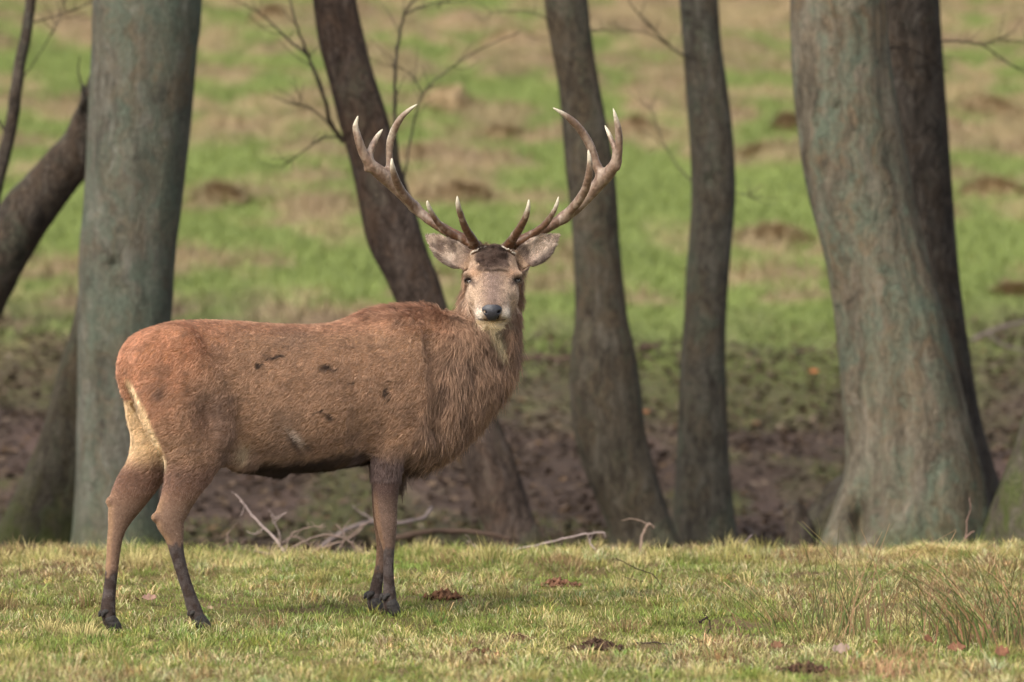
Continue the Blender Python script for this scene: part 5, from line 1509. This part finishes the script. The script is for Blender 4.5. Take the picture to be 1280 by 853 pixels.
tuft(985, 850, 40, 44, 60, RUSH, 'short green stems at the bottom edge below the rushes', 'grass_tuft', 'grass', 0.003, 69, 0.3)
tuft(780, 694, 90, 26, 50, STR, 'pale straw tuft on the crest before the bulging trunk', 'grass_tuft', 'grass', 0.0035, 70, 0.6, hi_=25)
tuft(530, 694, 60, 22, 40, STR, 'straw tuft on the crest just right of the front legs', 'grass_tuft', 'grass', 0.0035, 71, 0.5, hi_=25)
tuft(1060, 706, 14, 70, 60, RUSH, 'few bare stems sticking up before the hollow of the massive trunk', 'rush_tuft', 'rushes', 0.0036, 72, 0.3, hi_=25)
tuft(238, 692, 90, 26, 60, [(150, 160, 84), (176, 166, 104), (130, 146, 66)], 'green grass tuft on the crest between the hind legs', 'grass_tuft', 'grass', 0.0035, 73, 0.6, hi_=25)
tuft(57, 690, 30, 26, 20, STR, 'small upright straw tuft on the left of the crest', 'grass_tuft', 'grass', 0.0035, 74, 0.3, hi_=25)

# straw covered mound on the crest at the right
def mound(px, py, wpx, hpx, label, seed, D):
    x = (px - 640) * D / F; z = gz(x, D) - 0.01
    W_, H_ = wpx / 2 * D / F, hpx * D / F
    e = empty('grass_mound', (x, D, z)); tag(e, label, 'grass mound')
    n, m_ = 40, 16
    th = np.linspace(0, 2 * pi, n, endpoint=False)
    V = np.array([[math.cos(t) * W_ * p, math.sin(t) * W_ * 1.1 * p, H_ * (1 - p ** 1.7) ** 1.1 - 0.04 * p ** 4] for p in np.linspace(0, 1, m_) for t in th])
    V[:, 2] += 0.45 * H_ * vnoise(V + seed, 0.12, 440, 2)
    a = np.arange(n); b_ = (a + 1) % n
    make_mesh('earth', V, np.concatenate([np.stack([i * n + a, i * n + b_, (i + 1) * n + b_, (i + 1) * n + a], 1) for i in range(m_ - 1)]), M['ground'], e, col=np.ones((len(V), 3)) * lin((128, 112, 70)))
    r2 = np.random.default_rng(seed); nb = 11000
    t = r2.random(nb) * 2 * pi; p = np.sqrt(r2.random(nb))
    b0 = np.stack([np.cos(t) * W_ * p, np.sin(t) * W_ * 1.1 * p, H_ * (1 - p ** 1.7) ** 1.1 - 0.04 * p ** 4], 1)
    b0[:, 2] += 0.45 * H_ * vnoise(b0 + seed, 0.12, 440, 2)
    L = 0.025 + 0.05 * r2.random(nb)
    d = np.stack([np.cos(t) * 0.6, np.sin(t) * 0.6, 0.25 * (1 - p)], 1) + r2.normal(size=(nb, 3)) * 0.4; d[:, 2] = np.abs(d[:, 2]) * 0.8
    a2 = r2.random(nb) * pi
    s_ = np.stack([np.cos(a2), np.sin(a2), 0 * a2], 1) * 0.0016
    v = np.stack([b0 - s_, b0 + s_, b0 + d * L[:, None]], 1).reshape(-1, 3)
    pal_ = np.array([lin(c) for c in ((200, 184, 136), (166, 156, 100), (136, 146, 76), (176, 146, 106))])
    cc_ = pal_[r2.choice(4, nb, p=(.35, .3, .15, .2))] * (0.85 + 0.6 * r2.random((nb, 1)))
    make_mesh('dead_grass', v, np.arange(nb * 3).reshape(-1, 3), M['blade'], e, col=np.repeat(cc_, 3, 0), smooth=False)['kind'] = 'stuff'
mound(1180, 702, 230, 19, 'straw covered grass mound on the crest before the massive trunk', 91, 23.9)
mound(965, 690, 110, 12, 'low brown grass mound at the foot of the massive trunk', 92, 28.2)
mound(1110, 690, 150, 12, 'flat mossy mound of turf around the roots of the massive trunk', 93, 28.9)

# half rotten stump beside the roots
st = MB()
sp_ = P(1000, 668, 30.5)
S = spline(np.array([sp_ + [0, 0, -0.15], sp_ + [0.0, 0, 0.02], sp_ + [-0.03, 0, 0.12], sp_ + [-0.06, -0.02, 0.17]]), 12)
v_, q_, t2_ = tube(S, np.linspace(0.11, 0.045, 12), 16)
v_ = v_ + 0.015 * vnoise(v_, 0.05, 450, 2)[:, None]
o = make_mesh('stump', v_ - sp_, [q_, t2_], M['bark_dark'], col=np.ones((len(v_), 3)))
o.location = sp_
tag(o, 'small dark rotten stump left of the massive trunk\'s roots', 'stump')
print('tris', sum(len(o.data.polygons) for o in SC.objects if o.type == 'MESH'))
